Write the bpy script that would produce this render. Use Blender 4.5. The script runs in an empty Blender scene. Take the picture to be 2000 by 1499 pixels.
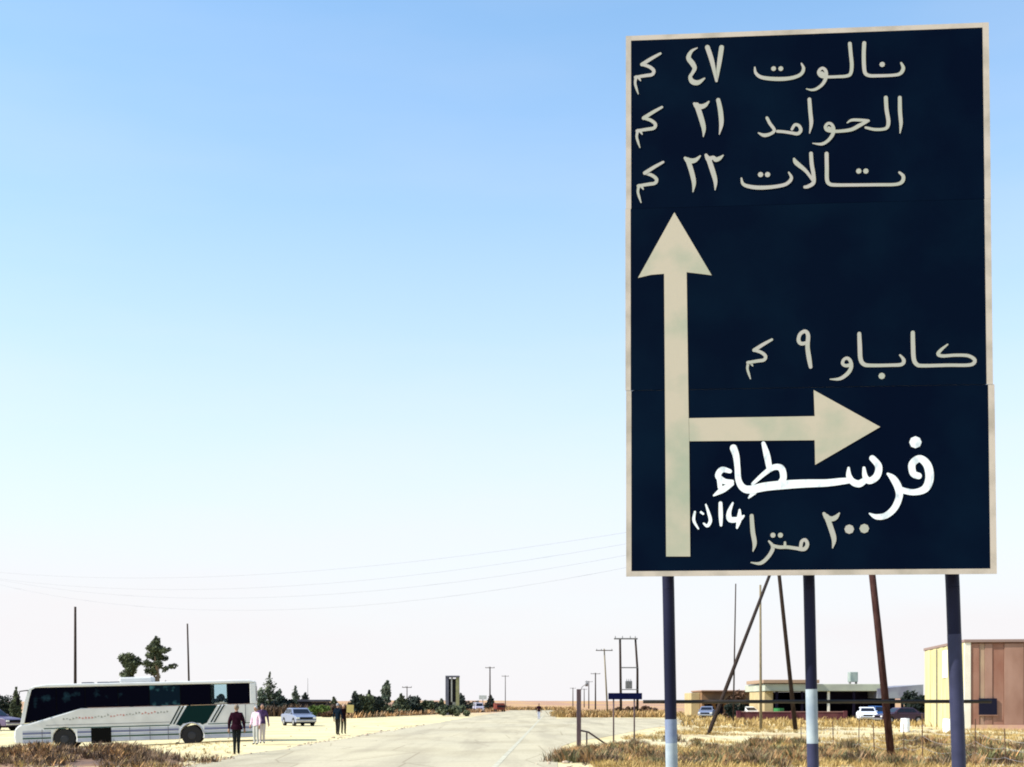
import bpy, bmesh, math, random
from mathutils import Vector, Matrix, Euler
random.seed(7)
R = math.radians
C = bpy.context.scene.collection
S = bpy.context.scene

# ------------------------------------------------------------------ camera, sky, sun, exposure
cam_d = bpy.data.cameras.new('camera'); cam = bpy.data.objects.new('camera', cam_d); C.objects.link(cam)
cam.location = (0, 0, 1.8); cam.rotation_euler = (R(90), 0, 0)
cam_d.lens = 45; cam_d.sensor_width = 36; cam_d.shift_y = 0.312
cam_d.clip_start = 0.1; cam_d.clip_end = 12000
S.camera = cam
SUN_EL, SUN_AZ = 44.0, -104.0          # azimuth clockwise from +Y: the sun stands to the left, a little behind the viewer
w = bpy.data.worlds.new("World"); S.world = w; w.use_nodes = True
nt = w.node_tree; nt.nodes.clear()
sky = nt.nodes.new('ShaderNodeTexSky'); sky.sky_type = 'NISHITA'; sky.sun_disc = False
sky.sun_elevation = R(SUN_EL); sky.sun_rotation = R(SUN_AZ)
sky.altitude = 600; sky.air_density = 1.0; sky.dust_density = 1.2; sky.ozone_density = 1.2
bg = nt.nodes.new('ShaderNodeBackground'); bg.inputs['Strength'].default_value = 0.105
wo = nt.nodes.new('ShaderNodeOutputWorld')
tcw = nt.nodes.new('ShaderNodeTexCoord'); spw = nt.nodes.new('ShaderNodeSeparateXYZ'); nt.links.new(tcw.outputs['Generated'], spw.inputs[0])
rampw = nt.nodes.new('ShaderNodeValToRGB'); nt.links.new(spw.outputs['Z'], rampw.inputs[0]); er = rampw.color_ramp
er.elements[0].position = 0.0; er.elements[0].color = (1,1,1,1); er.elements[1].position = 1.0; er.elements[1].color = (0,0,0,1)
for p_, v_ in ((.05,.97),(.10,.88),(.17,.69),(.26,.45),(.36,.24),(.48,.10),(.70,.02)):      # dusty air whitens the low sky
    e_ = er.elements.new(p_); e_.color = (v_,v_,v_,1)
scw = nt.nodes.new('ShaderNodeVectorMath'); scw.operation = 'MULTIPLY'; scw.inputs[1].default_value = (1.02, 1.46, 1.54); nt.links.new(sky.outputs[0], scw.inputs[0])
mxw = nt.nodes.new('ShaderNodeMix'); mxw.data_type = 'RGBA'; mxw.inputs[7].default_value = (4.85, 4.76, 4.86, 1)
nzw = nt.nodes.new('ShaderNodeTexNoise'); nzw.inputs['Scale'].default_value = 2.2; nzw.inputs['Detail'].default_value = 5
mpw = nt.nodes.new('ShaderNodeMapping'); mpw.inputs['Scale'].default_value = (1,1,5); nt.links.new(tcw.outputs['Generated'], mpw.inputs[0]); nt.links.new(mpw.outputs[0], nzw.inputs['Vector'])
mdw = nt.nodes.new('ShaderNodeMath'); mdw.operation = 'MULTIPLY_ADD'; mdw.use_clamp = True; mdw.inputs[1].default_value = .34; mdw.inputs[2].default_value = -.15; nt.links.new(nzw.outputs[0], mdw.inputs[0])
adw = nt.nodes.new('ShaderNodeMath'); adw.operation = 'ADD'; adw.use_clamp = True; nt.links.new(rampw.outputs[0], adw.inputs[0]); nt.links.new(mdw.outputs[0], adw.inputs[1])      # faint streaks of thin high cloud
nt.links.new(adw.outputs[0], mxw.inputs[0]); nt.links.new(scw.outputs[0], mxw.inputs[6])
nt.links.new(mxw.outputs[2], bg.inputs[0]); nt.links.new(bg.outputs[0], wo.inputs[0])
sd = bpy.data.lights.new('sun', 'SUN'); so = bpy.data.objects.new('sun', sd); C.objects.link(so)
sd.energy = 4.4; sd.angle = R(0.5); sd.color = (1.0, 0.95, 0.86)
az = R(SUN_AZ); el = R(SUN_EL)
sdir = Vector((math.sin(az)*math.cos(el), math.cos(az)*math.cos(el), math.sin(el)))
so.rotation_euler = sdir.to_track_quat('Z', 'Y').to_euler()
S.view_settings.view_transform = 'Standard'; S.view_settings.look = 'None'
S.view_settings.gamma = 1; S.view_settings.use_curve_mapping = False
S.view_settings.exposure = 0.9
S.cycles.filter_width = 1.9

# ------------------------------------------------------------------ helpers
F, CH, HZ = 2500.0, 1.8, 1373.0        # survey constants used to turn measured bearings into metres
def X(px, d): return (px-1000)/F*d
def Z(py, d): return CH-(py-HZ)/F*d
def D(py): return CH*F/(py-HZ)         # distance of a point on flat ground
def smooth(a, b, t):
    t = max(0, min(1, (t-a)/(b-a))); return t*t*(3-2*t)
def gz(x, y):                          # height of the ground
    z = -0.27*smooth(-12, -20, x)*smooth(44, 52, y)*(1-smooth(66, 80, y))
    if y > 350: z += 5.5*smooth(900, 3500, y)
    z += 0.05*smooth(6, 14, x)*(1-smooth(75, 90, y))*math.sin(x*0.9+y*0.37)*math.sin(y*0.31+1)
    return z

def mat(name, col, rough=0.8, col2=None, scale=4.0, bump=0.0, bscale=None, metal=0.0, spec=0.3, detail=6, stretch=None, lo=0.35, hi=0.65, island=0.0, trans=0.0):
    m = bpy.data.materials.new(name); m.use_nodes = True
    n = m.node_tree.nodes; l = m.node_tree.links; b = n['Principled BSDF']
    b.inputs['Roughness'].default_value = rough; b.inputs['Metallic'].default_value = metal
    b.inputs['Specular IOR Level'].default_value = spec
    b.inputs['Base Color'].default_value = (*col, 1)
    tc = n.new('ShaderNodeTexCoord'); src = tc.outputs['Object']
    if stretch:
        mp = n.new('ShaderNodeMapping'); mp.inputs['Scale'].default_value = stretch
        l.new(src, mp.inputs[0]); src = mp.outputs[0]
    out = None
    if col2:
        nz = n.new('ShaderNodeTexNoise'); nz.inputs['Scale'].default_value = scale; nz.inputs['Detail'].default_value = detail
        l.new(src, nz.inputs['Vector'])
        mr = n.new('ShaderNodeMapRange'); mr.inputs[1].default_value = lo; mr.inputs[2].default_value = hi
        l.new(nz.outputs[0], mr.inputs[0])
        mx = n.new('ShaderNodeMix'); mx.data_type = 'RGBA'
        mx.inputs[6].default_value = (*col, 1); mx.inputs[7].default_value = (*col2, 1)
        l.new(mr.outputs[0], mx.inputs[0]); out = mx.outputs[2]
    if island:
        g = n.new('ShaderNodeNewGeometry'); hs = n.new('ShaderNodeHueSaturation')
        mr2 = n.new('ShaderNodeMapRange'); mr2.inputs[3].default_value = 1-island; mr2.inputs[4].default_value = 1+island
        l.new(g.outputs['Random Per Island'], mr2.inputs[0]); l.new(mr2.outputs[0], hs.inputs['Value'])
        if out: l.new(out, hs.inputs['Color'])
        else: hs.inputs['Color'].default_value = (*col, 1)
        out = hs.outputs[0]
    if out: l.new(out, b.inputs['Base Color'])
    if bump:
        bz = n.new('ShaderNodeTexNoise'); bz.inputs['Scale'].default_value = bscale or scale*4; bz.inputs['Detail'].default_value = 5
        l.new(src, bz.inputs['Vector']); bp = n.new('ShaderNodeBump'); bp.inputs['Strength'].default_value = bump
        bp.inputs['Distance'].default_value = 0.02
        l.new(bz.outputs[0], bp.inputs['Height']); l.new(bp.outputs[0], b.inputs['Normal'])
    if trans:
        tr = n.new('ShaderNodeBsdfTransparent'); ms = n.new('ShaderNodeMixShader'); ms.inputs[0].default_value = trans
        tr.inputs[0].default_value = (0.86, 0.95, 0.97, 1)
        l.new(b.outputs[0], ms.inputs[1]); l.new(tr.outputs[0], ms.inputs[2]); l.new(ms.outputs[0], n['Material Output'].inputs[0])
    return m

class MB:
    def __init__(s): s.v = []; s.f = []; s.m = []
    def face(s, idx, mi=0): s.f.append(idx); s.m.append(mi)
    def box(s, x0, x1, y0, y1, z0, z1, mi=0):
        b = len(s.v)
        s.v += [(x0,y0,z0),(x1,y0,z0),(x1,y1,z0),(x0,y1,z0),(x0,y0,z1),(x1,y0,z1),(x1,y1,z1),(x0,y1,z1)]
        for q in ((0,3,2,1),(4,5,6,7),(0,1,5,4),(1,2,6,5),(2,3,7,6),(3,0,4,7)): s.face([b+i for i in q], mi)
        return s
    def tube(s, pts, rad, n=8, mi=0, cap=True):
        pts = [Vector(p) for p in pts]
        if not isinstance(rad, (list, tuple)): rad = [rad]*len(pts)
        rings = []
        for i, p in enumerate(pts):
            t = (pts[min(i+1, len(pts)-1)]-pts[max(i-1, 0)]).normalized()
            a = Vector((0,1,0)) if abs(t.y) < .9 else Vector((1,0,0))
            u = t.cross(a).normalized(); v = t.cross(u)
            b = len(s.v); rings.append(b)
            for k in range(n):
                c = 2*math.pi*k/n; s.v.append(tuple(p+(u*math.cos(c)+v*math.sin(c))*rad[i]))
        for a, b in zip(rings, rings[1:]):
            for k in range(n): s.face([a+k, a+(k+1)%n, b+(k+1)%n, b+k], mi)
        if cap:
            s.face([rings[0]+k for k in range(n)][::-1], mi); s.face([rings[-1]+k for k in range(n)], mi)
        return s
    def ball(s, c, r, n=10, m=7, mi=0):
        if not isinstance(r, (list, tuple)): r = (r, r, r)
        b = len(s.v)
        for i in range(m+1):
            t = math.pi*i/m
            for k in range(n):
                a = 2*math.pi*k/n
                s.v.append((c[0]+r[0]*math.sin(t)*math.cos(a), c[1]+r[1]*math.sin(t)*math.sin(a), c[2]+r[2]*math.cos(t)))
        for i in range(m):
            for k in range(n):
                s.face([b+i*n+k, b+(i+1)*n+k, b+(i+1)*n+(k+1)%n, b+i*n+(k+1)%n], mi)
        return s
    def prism_y(s, poly, y0, y1, mi=0):     # polygon in x,z, pushed along y
        b = len(s.v); n = len(poly)
        s.v += [(x, y0, z) for x, z in poly]+[(x, y1, z) for x, z in poly]
        s.face([b+i for i in range(n)], mi); s.face([b+n+i for i in range(n)][::-1], mi)
        for i in range(n): s.face([b+i, b+n+i, b+n+(i+1)%n, b+(i+1)%n], mi)
        return s
    def build(s, name, mats, parent=None, smoothf=False, bevel=0, normals=True):
        me = bpy.data.meshes.new(name); me.from_pydata(s.v, [], s.f)
        if not isinstance(mats, (list, tuple)): mats = [mats]
        for m in mats: me.materials.append(m)
        me.polygons.foreach_set('material_index', s.m)
        if normals:
            bm = bmesh.new(); bm.from_mesh(me); bmesh.ops.recalc_face_normals(bm, faces=bm.faces); bm.to_mesh(me); bm.free()
        if smoothf:
            me.polygons.foreach_set('use_smooth', [True]*len(me.polygons))
        me.update()
        o = bpy.data.objects.new(name, me); C.objects.link(o)
        if parent: o.parent = parent
        if bevel:
            bv = o.modifiers.new('bevel', 'BEVEL'); bv.width = bevel; bv.segments = 2; bv.limit_method = 'ANGLE'
        return o

def tag(o, label=None, cat=None, group=None, kind=None):
    if label: o['label'] = label
    if cat: o['category'] = cat
    if group: o['group'] = group
    if kind: o['kind'] = kind
    return o
def empty(name, loc=(0,0,0), rot=(0,0,0)):
    o = bpy.data.objects.new(name, None); C.objects.link(o); o.location = loc; o.rotation_euler = rot
    o.empty_display_size = .2
    return o
def copy_tree(o, parent=None):
    c = o.copy(); C.objects.link(c)
    if parent: c.parent = parent
    for ch in list(o.children): copy_tree(ch, c)
    return c

# ------------------------------------------------------------------ materials
M = {}
M['asphalt'] = mat('asphalt', (.39,.34,.24), .9, (.46,.395,.265), .22, .3, 30, detail=8, stretch=(1,.25,1), lo=.3, hi=.7)
def road_detail(m):
    n = m.node_tree.nodes; l = m.node_tree.links; b = n['Principled BSDF']; src = b.inputs['Base Color'].links[0].from_socket
    g = n.new('ShaderNodeNewGeometry')
    def mp(sc):
        q = n.new('ShaderNodeMapping'); q.inputs['Scale'].default_value = sc; l.new(g.outputs['Position'], q.inputs[0]); return q.outputs[0]
    def mul(col, fac, dark):
        x = n.new('ShaderNodeMix'); x.data_type = 'RGBA'; x.blend_type = 'MULTIPLY'; x.inputs[7].default_value = dark
        l.new(fac, x.inputs[0]); l.new(col, x.inputs[6]); return x.outputs[2]
    def noise(v, sc, a, c):
        z = n.new('ShaderNodeTexNoise'); z.inputs['Scale'].default_value = sc; z.inputs['Detail'].default_value = 7; l.new(v, z.inputs['Vector'])
        r_ = n.new('ShaderNodeMapRange'); r_.inputs[1].default_value = a; r_.inputs[2].default_value = c; l.new(z.outputs[0], r_.inputs[0]); return r_.outputs[0]
    src = mul(src, noise(mp((1,.06,1)), .75, .48, .62), (.84,.83,.83,1))            # worn wheel tracks running along the road
    src = mul(src, noise(mp((1,.5,1)), .16, .50, .58), (.88,.87,.85,1))             # broad repaired patches
    vo = n.new('ShaderNodeTexVoronoi'); vo.feature = 'DISTANCE_TO_EDGE'; vo.inputs['Scale'].default_value = .33; l.new(mp((1,.45,1)), vo.inputs['Vector'])
    cr = n.new('ShaderNodeMapRange'); cr.inputs[1].default_value = .012; cr.inputs[2].default_value = .004; l.new(vo.outputs['Distance'], cr.inputs[0])
    src = mul(src, cr.outputs[0], (.72,.69,.66,1))
    src = mul(src, noise(mp((1,1,1)), 9, .5, .62), (.86,.86,.86,1))
    l.new(src, b.inputs['Base Color'])
M['line'] = mat('faded_line', (.46,.43,.32), .9, (.35,.32,.245), 1.6, lo=.35, hi=.6)
road_detail(M['asphalt'])
M['bark'] = mat('bark', (.09,.065,.045), .9, (.16,.12,.09), 6, .4)
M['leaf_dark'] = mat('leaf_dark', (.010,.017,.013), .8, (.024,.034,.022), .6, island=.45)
M['leaf_mid'] = mat('leaf_mid', (.035,.045,.022), .8, (.10,.115,.06), .9, island=.6)
M['leaf_pale'] = mat('leaf_pale', (.085,.11,.075), .8, (.15,.17,.12), .6, island=.35)
M['leaf_green'] = mat('leaf_green', (.07,.12,.02), .8, (.10,.13,.03), .6, island=.35)
M['leaf_rust'] = mat('leaf_rust', (.07,.035,.02), .8, (.14,.07,.035), .6, island=.35)
M['wood_pole'] = mat('wood_pole', (.020,.014,.012), .9, (.045,.03,.024), 3, .3, 20, spec=.1, stretch=(6,6,1))
M['wood_pale'] = mat('wood_pale', (.14,.11,.07), .85, (.22,.18,.11), 3, .3, 20, stretch=(6,6,1))
M['wood_post'] = mat('wood_post', (.055,.035,.045), .9, (.10,.065,.065), 3, .3, 20, stretch=(6,6,1))
M['steel'] = mat('steel', (.12,.12,.12), .5, (.2,.19,.18), 5, metal=.4)
M['cable'] = mat('cable', (.26,.26,.28), .6)
M['navy'] = mat('sign_navy', (.0006,.0028,.011), .5, (.0012,.0065,.017), 1.2, .02, 3, spec=.02, lo=.42, hi=.7)
M['cream'] = mat('sign_cream', (.43,.375,.285), .55, (.30,.32,.235), 3.0, .03, 8, lo=.45, hi=.7)
M['cream_edge'] = mat('sign_edge', (.45,.385,.32), .6, (.30,.26,.21), 6, lo=.45, hi=.75)
M['letter'] = mat('sign_letter', (.37,.345,.31), .6, (.33,.335,.275), 7)
M['paint_white'] = mat('hand_paint_white', (.70,.73,.74), .6, (.32,.38,.42), 26, lo=.53, hi=.78, stretch=(1,1,.5))
M['post_navy'] = mat('post_navy', (.003,.004,.018), .5, (.008,.009,.03), 3, spec=.15, stretch=(1,1,.5))
M['post_pale'] = mat('post_pale', (.21,.255,.31), .6, (.33,.38,.41), 6, spec=.3)
M['post_grey'] = mat('post_grey', (.030,.032,.075), .55, (.018,.02,.05), 6, spec=.25)
M['post_blue'] = mat('post_blue', (.13,.16,.26), .6, (.20,.25,.33), 9, spec=.3)
M['bar'] = mat('bar_black', (.012,.01,.008), .6, (.03,.02,.015), 8)

# ------------------------------------------------------------------ ground
def ground_material():
    m = bpy.data.materials.new('dry_ground'); m.use_nodes = True
    n = m.node_tree.nodes; l = m.node_tree.links; b = n['Principled BSDF']; b.inputs['Roughness'].default_value = .95
    b.inputs['Specular IOR Level'].default_value = .1
    g = n.new('ShaderNodeNewGeometry')
    def noise(sc, det=6, st=(1,1,1)):
        mp = n.new('ShaderNodeMapping'); mp.inputs['Scale'].default_value = st; l.new(g.outputs['Position'], mp.inputs[0])
        z = n.new('ShaderNodeTexNoise'); z.inputs['Scale'].default_value = sc; z.inputs['Detail'].default_value = det
        l.new(mp.outputs[0], z.inputs['Vector']); return z.outputs[0]
    def rng(v, a, c):
        r = n.new('ShaderNodeMapRange'); r.inputs[1].default_value = a; r.inputs[2].default_value = c
        l.new(v, r.inputs[0]); return r.outputs[0]
    def mix(f, a, c):
        x = n.new('ShaderNodeMix'); x.data_type = 'RGBA'
        if isinstance(f, float): x.inputs[0].default_value = f
        else: l.new(f, x.inputs[0])
        for i, v in ((6, a), (7, c)):
            if isinstance(v, tuple): x.inputs[i].default_value = (*v, 1)
            else: l.new(v, x.inputs[i])
        return x.outputs[2]
    sand = mix(rng(noise(.25, 8), .4, .62), (.56,.49,.31), (.60,.49,.25))
    sand = mix(rng(noise(3.0, 6), .5, .75), sand, (.36,.28,.17))
    soil = mix(rng(noise(.09, 6, (1,.35,1)), .42, .6), (.46,.33,.14), (.29,.18,.09))
    sp = n.new('ShaderNodeSeparateXYZ'); l.new(g.outputs['Position'], sp.inputs[0])
    # far plain: reddish soil begins some 190 m out
    wob = n.new('ShaderNodeMath'); wob.operation = 'MULTIPLY_ADD'; wob.inputs[1].default_value = 120
    l.new(noise(.02, 4), wob.inputs[0]); l.new(sp.outputs['Y'], wob.inputs[2])
    far = rng(wob.outputs[0], 230, 330)
    near = mix(rng(noise(.12, 5), .5, .68), sand, soil)
    # the worked sandy verge on the left of the road is paler than the scrub land on the right
    near = mix(rng(noise(.9, 7, (1,.12,1)), .52, .70), near, (.34,.26,.15))      # wheel ruts and trampled streaks
    vx = rng(sp.outputs['X'], -2, 8)
    near2 = mix(vx, mix(rng(noise(.3, 5), .45, .7), (.58,.50,.285), (.46,.36,.20)), near)
    near2 = mix(rng(noise(.8, 8, (.9,.22,1)), .55, .74), near2, (.40,.31,.18))
    pl = mix(rng(noise(.012, 6, (1,.12,1)), .44, .58), (.34,.20,.14), (.42,.26,.12))
    col = mix(far, near2, pl)
    l.new(col, b.inputs['Base Color'])
    bp = n.new('ShaderNodeBump'); bp.inputs['Strength'].default_value = .5; bp.inputs['Distance'].default_value = .05
    l.new(noise(6, 6), bp.inputs['Height']); l.new(bp.outputs[0], b.inputs['Normal'])
    return m
M['ground'] = ground_material()
g = MB()
ys = [-60,-30,0,10,20]+[24+1.5*i for i in range(50)]+[100+8*i for i in range(14)]+[220,260,320,400,520,700,900,1200,1600,2200,3000,4200,6500]
xs = [-6500,-3500,-1800,-900,-400,-200,-120,-80]+[-60+1.5*i for i in range(81)]+[70,90,130,200,400,900,1800,3500,6500]
for y in ys:
    for x in xs:
        g.v.append((x, y, gz(x, y)+(1.6*math.sin(x*.002+1)*math.sin(x*.0011) if y > 3000 else 0)))
nx = len(xs)
for j in range(len(ys)-1):
    for i in range(nx-1): g.face([j*nx+i, j*nx+i+1, (j+1)*nx+i+1, (j+1)*nx+i])
tag(g.build('ground', M['ground'], smoothf=True), 'pale yellow dry sandy ground stretching to the horizon', kind='structure')

def sheet(name, left, right, z, m, label):        # strip between two polylines
    b = MB(); rnd = random.Random(3)
    for (a, c) in zip(left, right):
        b.v += [(a[0], a[1], z), (c[0], c[1], z)]
    for i in range(len(left)-1): b.face([2*i, 2*i+1, 2*i+3, 2*i+2])
    return tag(b.build(name, m), label, kind='structure')
def roadx(y, off):                                # road heads slightly right and bends away far off
    return off + .034*y - .00010*max(0, y-110)**1.6*0.35
rl, rr, e1, e2, rnd = [], [], [], [], random.Random(5)
for i in range(120):
    y = 2+i*3.2 if i < 60 else 194+(i-60)*2.1
    rl.append((roadx(y, -10.7+rnd.uniform(-.22,.22)), y)); rr.append((roadx(y, .15+rnd.uniform(-.12,.12)), y))
    if i < 60: e1.append((roadx(y, -1.78), y)); e2.append((roadx(y, -1.62), y))
sheet('road', rl, rr, .012, M['asphalt'], 'wide sun bleached asphalt road running away from the viewer to the horizon')
sheet('road_line', e1, e2, .018, M['line'], 'faded pale edge line painted along the right side of the road')
# the side road turning off to the right
near_e = [(X(1085,D(1462)),D(1462)),(X(1125,D(1448)),D(1448)),(X(1180,D(1440)),D(1440)),(X(1265,D(1423)),D(1423)),(X(1330,D(1414)),D(1414)),(X(1420,D(1409)),D(1409))]
far_e = [(X(1050,D(1415)),D(1415)),(X(1062,D(1405)),D(1405)),(X(1130,D(1402)),D(1402)),(X(1230,D(1402.5)),D(1402.5)),(X(1320,D(1404)),D(1404)),(X(1420,D(1405)),D(1405))]
sheet('side_road', near_e, far_e, .009, M['asphalt'], 'grey side road turning off to the right before the small blue sign')

hills = MB()
for i in range(60):
    x = -3600+i*130
    h = 8+7*math.sin(i*.21+.5)+4*math.sin(i*.57)
    hills.v += [(x, 3300, 0), (x, 3450, max(3, h)), (x, 3800, max(3, h)*.8)]
for i in range(59):
    for k in range(2): hills.face([3*i+k, 3*i+3+k, 3*i+4+k, 3*i+1+k])
tag(hills.build('hills', M['ground'], smoothf=True), 'very low reddish hills far off along the horizon', kind='structure')

# ------------------------------------------------------------------ the big direction sign
BL = Vector((.785, 8.80, 2.669)); Uv = Vector((2.473, -.180, 0)); Vv = Vector((-.022, .157, 3.797))
sgn = empty('direction_sign', (2.02, 8.75, 0))
tag(sgn, 'tall navy road sign with cream arabic place names and two arrows on three posts', 'road sign')
WS, HS = Uv.length, Vv.length
un = Uv.normalized(); nn = un.cross(Vv).normalized()       # nn points away from the viewer side?
if nn.y > 0: nn = -nn
vn = nn.cross(un).normalized()
if vn.z < 0: vn = -vn
org = BL - Vector(sgn.location)
Msgn = Matrix((( un.x, vn.x, nn.x, org.x), (un.y, vn.y, nn.y, org.y), (un.z, vn.z, nn.z, org.z), (0,0,0,1)))
def to_board(px, py):                                       # bearing -> metres on the board
    d = Vector(((px-1000)/F, 1, (HZ-py)/F)); o = Vector((0,0,CH))
    t = (BL-o).dot(nn)/d.dot(nn); p = o+d*t-BL
    return (p.dot(un), p.dot(vn))
def board_obj(name, mb, m, **k):
    mb.v = [tuple(Msgn @ Vector(v)) for v in mb.v]
    return mb.build(name, m, sgn, **k)
seams = [0, to_board(1230, 763)[1], to_board(1230, 408)[1], HS]
offs = [(0, .007), (.004, -.003), (0, -.001)]
BW = .036
M['navy_mid'] = mat('sign_navy_mid', (.0007,.0033,.0115), .5, (.0012,.0065,.0165), 1.6, .02, 3, spec=.02, lo=.42, hi=.75)
for k in range(3):
    v0, v1 = seams[k]+.0006, seams[k+1]-.0006
    u0, u1 = -offs[k][0], WS+offs[k][1]
    jog = (.0, .0015, .0)[k]
    board_obj('panel', MB().box(u0, u1, v0, v1, -.004+jog, 0+jog), M['navy_mid' if k == 1 else 'navy'], bevel=.0012)
    zt = .0012+jog
    strips = [(u0, u0+BW, v0, v1), (u1-BW-.006, u1, v0, v1)]
    if k == 0: strips.append((u0+BW+.0003, u1-BW-.0065, v0, v0+BW))
    if k == 2: strips.append((u0+BW+.0003, u1-BW-.0065, v1-BW*.95, v1))
    for s4 in strips: board_obj('border_strip', MB().box(*s4, .0003+jog, zt), M['cream_edge'])
for v in (.25, seams[1], 1.9, seams[2], 3.0, 3.55):  # unseen back frame; rails at the seams added to block sky light
    board_obj('back_rail', MB().box(.05, WS-.05, v-.02, v+.02, -.044, -.0045), M['steel'])

def poly_obj(name, pts, z):
    b = MB(); q = [to_board(*p) for p in pts]; n = len(q)
    b.v = [(x, y, z) for x, y in q]+[(x, y, z-.0008) for x, y in q]
    b.face(list(range(n))); b.face(list(range(n, 2*n))[::-1])
    for i in range(n): b.face([i, n+i, n+(i+1)%n, (i+1)%n])
    return board_obj(name, b, M['cream'])
poly_obj('ahead_arrow', [(1317,415),(1390,538),(1367,535),(1341,532),(1345,817),(1346,862),(1348,1087),(1301,1087),(1297,535),(1272,537),(1246,543)], .0036)
poly_obj('right_arrow', [(1345.5,817),(1591,813),(1589,762),(1719,834),(1592,908),(1591,860),(1346.5,862)], .0036)

# letters: every stroke is a ribbon of paint film following the pen
def catmull(p, n=7):
    out = []
    for i in range(len(p)-1):
        a = p[max(i-1,0)]; b = p[i]; c = p[i+1]; d = p[min(i+2,len(p)-1)]
        for k in range(n):
            t = k/n
            out.append(tuple(.5*((2*b[j])+(-a[j]+c[j])*t+(2*a[j]-5*b[j]+4*c[j]-d[j])*t*t+(-a[j]+3*b[j]-3*c[j]+d[j])*t**3) for j in range(3)))
    out.append(tuple(p[-1])); return out
ST = [0]
def word(strokes, dots, o, sc, m='letter', wk=1.0):
    b = MB()
    for s in strokes:
        ST[0] += 1; z0 = .0030+(ST[0] % 9)*.00018
        c = catmull([(p[0], p[1], p[2] if len(p) > 2 else 28) for p in s]) if len(s) > 2 else [(p[0],p[1],p[2] if len(p)>2 else 28) for p in s]
        pts = []
        for (x, y, wd) in c:
            q = to_board(o[0]+x/sc, o[1]+y/sc)
            pts.append((q[0], q[1], max(.004, wd/sc*WS/718*.5*wk)))
        n = len(pts); base = len(b.v)
        for i, (x, y, r) in enumerate(pts):
            x0, y0, _ = pts[max(i-1,0)]; x1, y1, _ = pts[min(i+1,n-1)]
            L = math.hypot(x1-x0, y1-y0) or 1; nx_, ny_ = -(y1-y0)/L, (x1-x0)/L
            z = z0+.00015*i/n
            b.v += [(x+nx_*r, y+ny_*r, z), (x-nx_*r, y-ny_*r, z)]
        for i in range(n-1): b.face([base+2*i, base+2*i+1, base+2*i+3, base+2*i+2])
        for (x, y, r), (xa, ya, _), zc in ((pts[0], pts[1], -.00003), (pts[-1], pts[-2], .00018)):   # rounded ends
            a0 = math.atan2(y-ya, x-xa); cb = len(b.v)
            b.v += [(x+math.cos(a0+t)*r, y+math.sin(a0+t)*r, z0+zc) for t in [-1.571+3.142*k/6 for k in range(7)]]
            b.face([cb+k for k in range(7)])
    for (x, y, r) in dots:
        q = to_board(o[0]+x/sc, o[1]+y/sc); rr_ = r/sc*WS/718; cb = len(b.v)
        b.v += [(q[0]+math.cos(t)*rr_, q[1]+math.sin(t)*rr_, .0031) for t in [k*math.pi/4 for k in range(8)]]
        b.face([cb+k for k in range(8)])
    # faces must look to the viewer
    me_o = board_obj('lettering', b, M[m], normals=False)
    return me_o
A = ((1440,60), 4.408)
word([[(1410,280,18),(1428,325,32),(1402,370,30),(1340,385,26),(1200,390,28),(1135,388,30),(1100,365,32),(1090,300,34),(1088,200,34),(1092,108,34)]], [(1247,292,24)], *A)
word([[(968,112,32),(976,200,32),(985,300,32),(975,370,30),(940,392,28),(860,398,26),(780,400,26),(725,395,28),(700,365,28),(712,335,26),(738,325,26),(762,352,30),(762,405,32),(735,460,28),(685,500,26),(640,512,20),(595,503,8)],[(725,370,40),(745,385,36)]], [], *A)
word([[(150,318,14),(160,368,26),(215,405,32),(350,418,36),(470,408,32),(545,378,30),(570,330,28),(552,285,14)]], [(312,328,22),(374,328,22)], *A)
word([[(1398,578,32),(1400,700,34),(1408,800,30),(1400,882,8)]], [], *A)
word([[(1278,578,34),(1284,680,34),(1300,780,34),(1290,832,30),(1255,850,26),(1180,852,26),(1105,836,22)],
      [(945,795,10),(985,772,24),(1060,772,26),(1128,778,24)],[(1128,778,22),(1050,818,34),(985,852,32),(900,866,28),(820,868,28),(772,858,28),(757,830,26),(778,802,26),(808,806,26),(828,845,30),(820,895,32),(780,948,28),(725,978,26),(650,972,8)],[(785,840,34),(808,852,34)]], [], *A)
word([[(620,592,32),(628,700,34),(636,800,32),(622,882,8)]], [], *A)
word([[(470,850,24),(495,812,26),(530,820,28),(546,858,30),(520,888,30),(470,882,28),(400,872,26),(345,868,26)],[(255,752,26),(280,800,28),(318,858,28),(285,890,28),(230,902,32),(182,882,12)]], [], *A)
word([[(1395,1222,20),(1428,1255,30),(1418,1302,32),(1360,1325,28),(1200,1328,28),(1000,1330,28),(850,1330,30),(795,1322,32),(772,1285,34),(770,1180,34),(768,1060,34)]], [(1045,1210,24),(1106,1210,24)], *A)
word([[(634,1058,32),(640,1150,34),(655,1240,34),(655,1310,34),(610,1342,32),(580,1348,26)],[(488,1105,20),(508,1140,40),(590,1210,30),(645,1285,24)]], [], *A)
word([[(35,1272,14),(50,1322,28),(110,1345,34),(200,1353,36),(320,1345,32),(420,1322,30),(465,1272,28),(442,1222,14)]], [(200,1240,24),(260,1240,24)], *A)
B3 = ((1200,60), 4.407)
word([[(800,145,42),(838,260,40),(878,435,22)],[(922,145,42),(905,260,40),(878,435,22)]], [], *B3)
word([[(712,150,10),(662,180,28),(638,235,42),(672,285,46),(690,325,38),(672,365,30),(652,400,32),(672,440,46),(720,448,42),(775,412,14)]], [], *B3)
word([[(893,598,36),(912,690,42),(920,800,38),(903,892,8)]], [], *B3)
word([[(688,630,26),(712,652,48),(752,655,44),(785,640,34),(812,612,14)],[(708,640,44),(742,740,46),(768,840,38),(765,912,8)]], [], *B3)
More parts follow.
